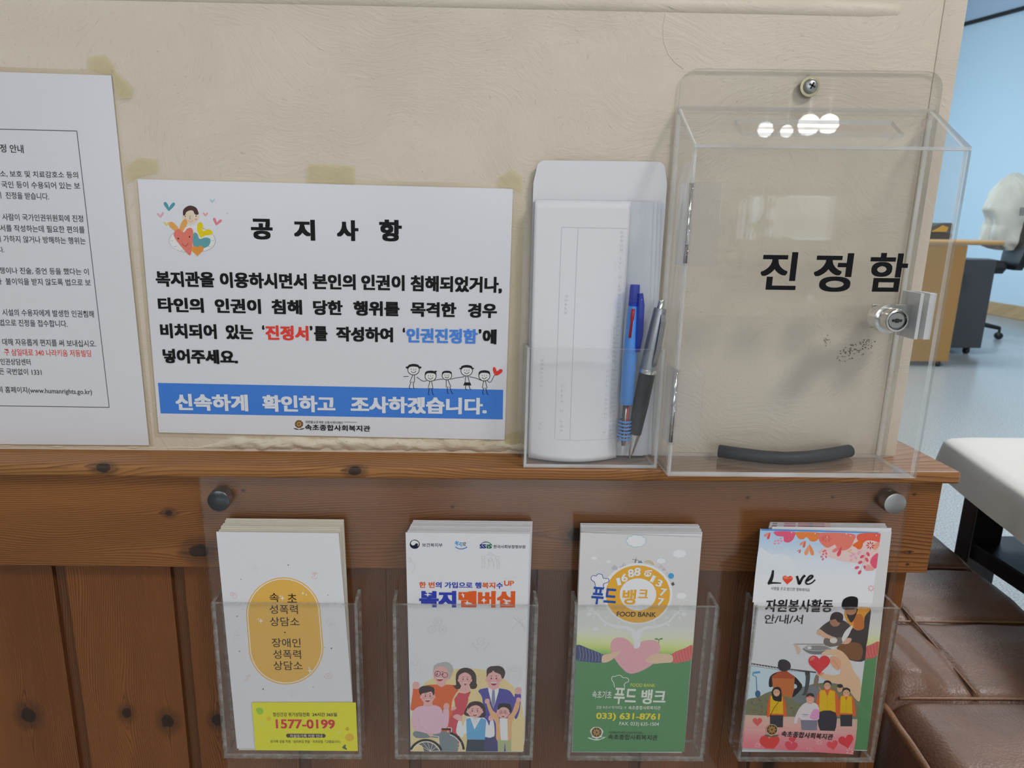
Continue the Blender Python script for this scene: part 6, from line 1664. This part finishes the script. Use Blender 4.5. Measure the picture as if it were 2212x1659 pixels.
# ---------------------------------------------------------------- brown leather bench beyond the partition
SZ = 0.385
ea, eb = on_z(1914, 1503, SZ), on_z(2021, 1659, SZ)
bx0 = 0.5457
def bxl(y): return 0.5457 + 0.125 * y
def bxr(y): return 0.8125 + 0.112 * y
fa, fb = on_z(2021, 1149, SZ), on_z(2212, 1302, SZ)
bx1 = 0.8125
seams_y = [on_z(2000, 1511, SZ).y, on_z(2100, 1345, SZ).y, on_z(2080, 1228, SZ).y]
d1, d2 = on_z(1944, 1314, SZ), on_z(2110, 1510, SZ)
def segd(p, a, b):
    ab = b - a; t = max(0, min(1, (p - a).dot(ab) / ab.dot(ab))); return (p - a - ab * t).length
by0, by1 = -0.42, 0.62
sy = seams_y + [seams_y[0] - (seams_y[1] - seams_y[0]) * k for k in (1, 2)] + [seams_y[2] + 0.17 * 1]
bench = empty('leather_bench', ((bx0 + bx1) / 2, 0.1, 0)); tag(bench, 'brown leather bench with stitched cushion seams beside the end of the partition', 'bench')
bm = bmesh.new(); nx_, ny_ = 70, 210
G = []
f1, f2 = on_z(1930, 1368, SZ), on_z(2068, 1508, SZ)
for j in range(ny_ + 1):
    row = []
    for i in range(nx_ + 1):
        y = by0 + (by1 - by0) * j / ny_; x = bxl(y) + (bxr(y) - bxl(y)) * i / nx_
        d = min(abs(y - s) for s in sy)
        p2 = Vector((x, y)); dd = segd(p2, Vector((d1.x, d1.y)), Vector((d2.x, d2.y)))
        z = SZ - 0.006 * math.exp(-(d / 0.004) ** 2) - 0.004 * math.exp(-(dd / 0.003) ** 2) + 0.006 * min(1, d / 0.05)
        # plump fold beside the piping
        df = segd(p2, Vector((f1.x, f1.y)), Vector((f2.x, f2.y)))
        side_ = (f2.x - f1.x) * (y - f1.y) - (f2.y - f1.y) * (x - f1.x)
        if seams_y[0] < y < seams_y[1] and side_ < 0: z += 0.016 * min(1, df / 0.03) * min(1, (y - seams_y[0]) / 0.02)
        e = min(x - bxl(y), bxr(y) - x)
        if e < 0.025: z -= 0.018 * (1 - e / 0.025) ** 2
        z += 0.0015 * noise.noise(Vector((x * 25, y * 25, 0)))
        row.append(bm.verts.new((x, y, z)))
    G.append(row)
for j in range(ny_):
    for i in range(nx_): bm.faces.new((G[j][i], G[j][i + 1], G[j + 1][i + 1], G[j + 1][i]))
ring_ = [G[0][i] for i in range(nx_ + 1)] + [G[j][nx_] for j in range(1, ny_ + 1)] + [G[ny_][i] for i in range(nx_ - 1, -1, -1)] + [G[j][0] for j in range(ny_ - 1, 0, -1)]
low = [bm.verts.new((v.co.x, v.co.y, 0.27)) for v in ring_]
for i in range(len(ring_)):
    j = (i + 1) % len(ring_); bm.faces.new((ring_[i], ring_[j], low[j], low[i]))
bm.faces.new(low)
build('seat_cushion', bm, LEATHER, bench, auto=50)
bm = bmesh.new(); prism(bm, [(bxl(by0) + 0.006, by0 + 0.006, 0.05), (bxr(by0) - 0.006, by0 + 0.006, 0.05), (bxr(by1) - 0.006, by1 - 0.006, 0.05), (bxl(by1) + 0.006, by1 - 0.006, 0.05)], (0, 0, 0.219), 0, 0); build('base', bm, LEATHER, bench)
bm = bmesh.new()
for bf, o_x in ((bxl, 0.001), (bxr, -0.001)):
    tube(bm, [(bf(by0 + (by1 - by0) * k / 40) + o_x, by0 + (by1 - by0) * k / 40, SZ - 0.014 + 0.001 * math.sin(k * 1.7)) for k in range(41)], 0.0045, 10)
build('piping', bm, leather('tan piping leather', (0.29, 0.15, 0.075, 1), (0.20, 0.10, 0.05, 1)), bench)
WELT = bpy.data.materials['tan piping leather']
for s in sy:
    bm = bmesh.new(); tube(bm, [(bxl(s) + 0.012 + (bxr(s) - bxl(s) - 0.024) * k / 20, s + 0.0022, SZ - 0.0004) for k in range(21)], 0.0014, 8); build('seam_welt', bm, WELT, bench)
bm = bmesh.new(); tube(bm, [d1.lerp(d2, 0.02 + 0.96 * k / 16) + Vector((0.0020, 0.001, 0.0024)) for k in range(17)], 0.0011, 8); build('seam_welt', bm, WELT, bench)
for sx, sy_ in ((bxl(by0) + 0.04, by0 + 0.05), (bxr(by0) - 0.04, by0 + 0.05), (bxl(by1) + 0.04, by1 - 0.05), (bxr(by1) - 0.04, by1 - 0.05)):
    bm = bmesh.new(); lathe(bm, [(0, 0), (0.016, 0), (0.020, 0.05), (0, 0.05)], (sx, sy_, 0), (0, 0, 1), 16); build('leg', bm, BLACKWOOD, bench)

# ---------------------------------------------------------------- black low table under an off-white cloth
TZ = 0.530
tfar = on_z(2120, 946, TZ).y
def txl(y): return 0.8645 + 0.222 * (y - 0.457)
table = empty('low_table', (1.15, tfar - 0.4, 0)); tag(table, 'black wooden low table with a lower shelf beside the leather bench', 'table')
ty0, tx1 = tfar - 0.80, 1.50
tx0 = 0.0
bm = bmesh.new(); prism(bm, [(txl(ty0) + 0.016, ty0 + 0.016, TZ - 0.035), (tx1 - 0.016, ty0 + 0.016, TZ - 0.035), (tx1 - 0.016, tfar - 0.016, TZ - 0.035), (txl(tfar) + 0.016, tfar - 0.016, TZ - 0.035)], (0, 0, 0.034), 0, 0); build('tabletop', bm, BLACKWOOD, table)
for x in (0.885, 1.40):
    for y in (0.398, ty0 + 0.05):
        bm = bmesh.new(); box(bm, x, x + 0.047, y, y + 0.030, 0.0, TZ - 0.0355, bevel=0.002); build('leg', bm, BLACKWOOD, table)
bm = bmesh.new(); box(bm, 0.8900, 1.44, ty0 + 0.09, 0.425, 0.362, 0.388, bevel=0.002); build('shelf', bm, BLACKWOOD, table)
bm = bmesh.new()
ccor = [Vector((txl(ty0), ty0, 0)), Vector((tx1, ty0, 0)), Vector((tx1, tfar, 0)), Vector((txl(tfar), tfar, 0))]
base_r, base_n = [], []
RC = 0.022
for i, c in enumerate(ccor):
    a_, b_ = (c - ccor[i - 1]).normalized(), (ccor[(i + 1) % 4] - c).normalized()
    n1, n2 = Vector((a_.y, -a_.x, 0)), Vector((b_.y, -b_.x, 0))
    cen = c - (n1 + n2) * RC
    for k in range(9):
        n_ = n1.lerp(n2, k / 8).normalized(); base_r.append(cen + n_ * RC); base_n.append(n_)
    d_ = ccor[(i + 1) % 4]; last = base_r[-1]; L_e = (d_ - last).length - RC
    kk = max(1, int(L_e / 0.025))
    for k in range(1, kk): base_r.append(last + b_ * (L_e * k / kk)); base_n.append(n2)
def ring_at(off, z, wob):
    res = []
    for p, n_ in zip(base_r, base_n):
        s_ = noise.noise(Vector((p.x * 9, p.y * 9, 2.0))) + 0.5 * noise.noise(Vector((p.x * 26, p.y * 26, 7.0)))
        res.append(bm.verts.new(Vector((p.x, p.y, z + wob * 0.006 * s_)) + n_ * (off + wob * 0.010 * s_)))
    return res
rs = [ring_at(-0.02, TZ + 0.0010, 0), ring_at(0.0, TZ + 0.0006, 0), ring_at(0.006, TZ - 0.004, 0), ring_at(0.009, TZ - 0.018, 0.4), ring_at(0.012, TZ - 0.033, 0.8), ring_at(0.015, TZ - 0.050, 1.0)]
bm.faces.new(rs[0])
for a, b in zip(rs, rs[1:]):
    for i in range(len(a)): bm.faces.new((a[i], a[(i + 1) % len(a)], b[(i + 1) % len(b)], b[i]))
tag(build('tablecloth', bm, CLOTH, auto=50), 'off-white cloth draped over the black low table', 'tablecloth')

# ---------------------------------------------------------------- far room: desk, drawer unit, office chair, jacket, tool case
dA, dB = on_z(2030, 781, 0.03), on_y(2089, 540, 3.82)
dy = dA.y
dxr = on_y(2069, 660, dy).x
dzt = on_y(2050, 529, dy).z
py_ = on_z(2092, 766, 0.0).y
desk = empty('office_desk', (dxr - 0.4, dy + 0.4, 0)); tag(desk, 'tan office desk seen end-on beyond the partition', 'desk')
bm = bmesh.new(); box(bm, dxr - 0.80, dxr, dy, dy + 0.025, 0.03, dzt - 0.002, bevel=0.002); build('side_panel', bm, DESKWOOD, desk)
dxt = on_y(2158, 540, dy + 0.03).x
bm = bmesh.new(); box(bm, dxr - 0.82, dxt, dy - 0.015, dy + 1.3, dzt, dzt + 0.028, bevel=0.012, seg=3); build('desktop', bm, DESKTOP, desk)
for fx in (dxr - 0.06, dxr - 0.7):
    bm = bmesh.new(); lathe(bm, [(0, 0), (0.022, 0), (0.018, 0.03), (0, 0.03)], (fx, dy + 0.0125, 0), (0, 0, 1), 14); build('foot', bm, BLACKPLASTIC, desk)
bm = bmesh.new(); box(bm, dxr - 0.79, dxr - 0.02, dy + 1.15, dy + 1.17, 0.30, dzt - 0.001); build('modesty_panel', bm, DESKWOOD, desk)
bm = bmesh.new(); box(bm, dxt - 0.12, dxt - 0.09, py_ + 0.56, dy + 1.2, 0.0, dzt - 0.001, bevel=0.003); build('leg', bm, GREYMETAL, desk)
pxa, pxb = on_y(2056, 752, py_).x, on_y(2119, 752, py_).x
pzt = on_y(2118, 561, py_).z
dr = empty('drawer_unit', ((pxa + pxb) / 2, py_ + 0.25, 0)); tag(dr, 'dark grey drawer unit under the tan office desk', 'drawer unit')
bm = bmesh.new(); box(bm, pxa - 0.18, pxb, py_, py_ + 0.5, 0.045, min(pzt, dzt - 0.04), bevel=0.004); build('cabinet_body', bm, GREYMETAL, dr)
for k, (x, y) in enumerate(((pxb - 0.07, py_ + 0.04), (pxb - 0.07, py_ + 0.45), (pxa - 0.1, py_ + 0.04), (pxa - 0.1, py_ + 0.45))):
    bm = bmesh.new(); lathe(bm, [(0, -0.011), (0.022, -0.011), (0.022, 0.011), (0, 0.011)], (x, y, 0.0225), (1, 0, 0), 16); box(bm, x - 0.014, x + 0.014, y - 0.014, y + 0.014, 0.034, 0.047); build('caster', bm, BLACKPLASTIC, dr)
# tool case on the desk
ty_ = dy + 0.25
tq0, tq1 = on_y(2006, 524, ty_), on_y(2062, 482, ty_)
tz0 = dzt + 0.0285
tc = empty('tool_case', ((tq0.x + tq1.x) / 2, ty_ + 0.08, tz0)); tag(tc, 'black and yellow tool case lying on the tan desk', 'tool case')
hgt = max(0.10, tq1.z - tz0); wx0, wx1 = tq0.x - 0.02, tq1.x
bm = bmesh.new(); prism(bm, [(wx0, ty_, tz0), (wx1, ty_, tz0), (wx1, ty_, tz0 + hgt * 0.42), (wx0, ty_, tz0 + hgt * 0.42)], (0, 0.16, 0), 0, 0); bmesh.ops.bevel(bm, geom=bm.edges[:], offset=0.006, segments=2, affect='EDGES'); build('case_body', bm, BLACKPLASTIC, tc)
bm = bmesh.new(); prism(bm, [(wx0, ty_, tz0 + hgt * 0.43), (wx1, ty_, tz0 + hgt * 0.43), (wx1 - 0.004, ty_, tz0 + hgt), (wx0 + 0.10, ty_, tz0 + hgt), (wx0 + 0.03, ty_, tz0 + hgt * 0.78)], (0, 0.16, 0), 0, 0); bmesh.ops.bevel(bm, geom=bm.edges[:], offset=0.006, segments=2, affect='EDGES'); build('case_lid', bm, GREYMETAL, tc)
bm = bmesh.new(); prism(bm, [(wx0 + 0.025, ty_ - 0.012, tz0 + hgt * 0.45), (wx1 - 0.05, ty_ - 0.012, tz0 + hgt * 0.45), (wx1 - 0.04, ty_ - 0.012, tz0 + hgt * 0.72), (wx1 - 0.075, ty_ - 0.012, tz0 + hgt * 0.84), (wx0 + 0.07, ty_ - 0.012, tz0 + hgt * 0.70)], (0, 0.0115, 0), 0, 0); build('yellow_latch', bm, YELLOWTOOL, tc)
# office chair
cy_ = on_z(2166, 733, 0.0).y
ccy = cy_ + 0.20
ccx = on_y(2080, 600, ccy).x
chair = empty('office_chair', (ccx, ccy, 0)); tag(chair, 'black swivel office chair by the blue wall with a jacket over it', 'chair')
for k in range(5):
    a = math.radians(-107 + 72 * k); e = Vector((ccx + 0.29 * math.cos(a), ccy + 0.29 * math.sin(a), 0.085))
    bm = bmesh.new(); tube(bm, [(ccx, ccy, 0.135), tuple(e)], [0.024, 0.015], 10); build('base_arm', bm, BLACKPLASTIC, chair)
    bm = bmesh.new()
    for s in (-0.016, 0.006): lathe(bm, [(0, 0), (0.027, 0), (0.027, 0.012), (0, 0.012)], (e.x + s, e.y, 0.0275), (1, 0, 0), 16)
    tube(bm, [(e.x, e.y, 0.0275), (e.x, e.y, 0.095)], 0.009, 8); build('caster', bm, BLACKPLASTIC, chair)
bm = bmesh.new(); tube(bm, [(ccx, ccy, 0.12), (ccx, ccy, 0.52)], 0.028, 14); build('gas_column', bm, BLACKPLASTIC, chair)
bm = bmesh.new(); box(bm, ccx - 0.25, ccx + 0.25, ccy - 0.22, ccy + 0.26, 0.521, 0.60, bevel=0.03, seg=4); build('seat', bm, BLACKPLASTIC, chair, auto=50)
bm = bmesh.new()
G = []
for j in range(13):
    v = j / 12; row = []
    for i in range(11):
        u = i / 10 * 2 - 1; w = 0.29 * (1 - 0.25 * abs(2 * v - 1) ** 3)
        row.append((ccx + u * w, ccy - 0.27 + 0.05 * (1 - u * u) * 0.6 - 0.05 * v, 0.535 + 0.36 * v))
    G.append(row)
F_ = [[bm.verts.new(p) for p in r_] for r_ in G]; K_ = [[bm.verts.new((p[0], p[1] - 0.045, p[2])) for p in r_] for r_ in G]
for j in range(12):
    for i in range(10):
        bm.faces.new((F_[j][i], F_[j][i + 1], F_[j + 1][i + 1], F_[j + 1][i])); bm.faces.new((K_[j][i], K_[j + 1][i], K_[j + 1][i + 1], K_[j][i + 1]))
for j in range(12): bm.faces.new((F_[j][0], F_[j + 1][0], K_[j + 1][0], K_[j][0])); bm.faces.new((F_[j][10], K_[j][10], K_[j + 1][10], F_[j + 1][10]))
for i in range(10): bm.faces.new((F_[0][i], K_[0][i], K_[0][i + 1], F_[0][i + 1])); bm.faces.new((F_[12][i], F_[12][i + 1], K_[12][i + 1], K_[12][i]))
build('backrest', bm, BLACKPLASTIC, chair, auto=50)
bm = bmesh.new(); tube(bm, [(ccx, ccy + 0.02, 0.51), (ccx, ccy - 0.24, 0.515), (ccx, ccy - 0.30, 0.64)], 0.022, 10); build('back_bracket', bm, BLACKPLASTIC, chair)
chair.rotation_euler = (0, 0, math.radians(65))
# cream jacket draped over the backrest, hood on top
yj = ccy - 0.11
def jx(px, py): return on_y(px, py, yj)
prof = [(374, 2186, 2204), (384, 2172, 2216), (405, 2158, 2240), (430, 2140, 2262), (452, 2124, 2290), (474, 2131, 2296), (486, 2132, 2296), (500, 2126, 2300), (524, 2121, 2304), (538, 2140, 2300)]
prof2 = []
for p_, q_ in zip(prof, prof[1:]):
    for k in range(4): prof2.append(tuple(p_[i] + (q_[i] - p_[i]) * k / 4 for i in range(3)))
prof = prof2 + [prof[-1]]
bm = bmesh.new(); R2 = []
for k, (py, xa, xb) in enumerate(prof):
    a, b = jx(xa, py), jx(xb, py); c = (a + b) / 2; hw = (b.x - a.x) / 2
    dp = min(0.14, hw * 0.8 + 0.02) * min(1.0, 0.25 + k * 0.12)
    row = []
    for i in range(72):
        t = 2 * math.pi * i / 72
        q = Vector((c.x + hw * math.cos(t), yj + dp * math.sin(t), c.z + (0.01 * math.sin(3 * t) if k == len(prof) - 1 else 0)))
        fold_ = 0.030 * noise.noise(Vector((math.cos(t) * 3.2 + 1, math.sin(t) * 3.2, q.z * 6))) + 0.034 * (abs(noise.noise(Vector((math.cos(t) * 2.2 + 4, math.sin(t) * 2.2, q.z * 7 + t)))) - 0.2) + 0.010 * math.sin(5 * t + 9 * q.z)
        q += Vector((math.cos(t), math.sin(t), 0)) * fold_ * (0.3 if k < 5 else 1)
        row.append(bm.verts.new(q))
    R2.append(row)
for a, b in zip(R2, R2[1:]):
    for i in range(72): bm.faces.new((a[i], a[(i + 1) % 72], b[(i + 1) % 72], b[i]))
bm.faces.new(R2[0])
jk = build('jacket', bm, JACKET, smooth=True); tag(jk, 'cream hooded jacket draped over the office chair back', 'jacket')
P = Print(yj - 0.165, 0.0)
for k in range(6): P.line([(2204 + k * 2.4, 448), (2202 + k * 2.4, 466)], 1.3 if k % 2 else 0.9, ink(60, 60, 70))
P.finish('printed_tag', jk)
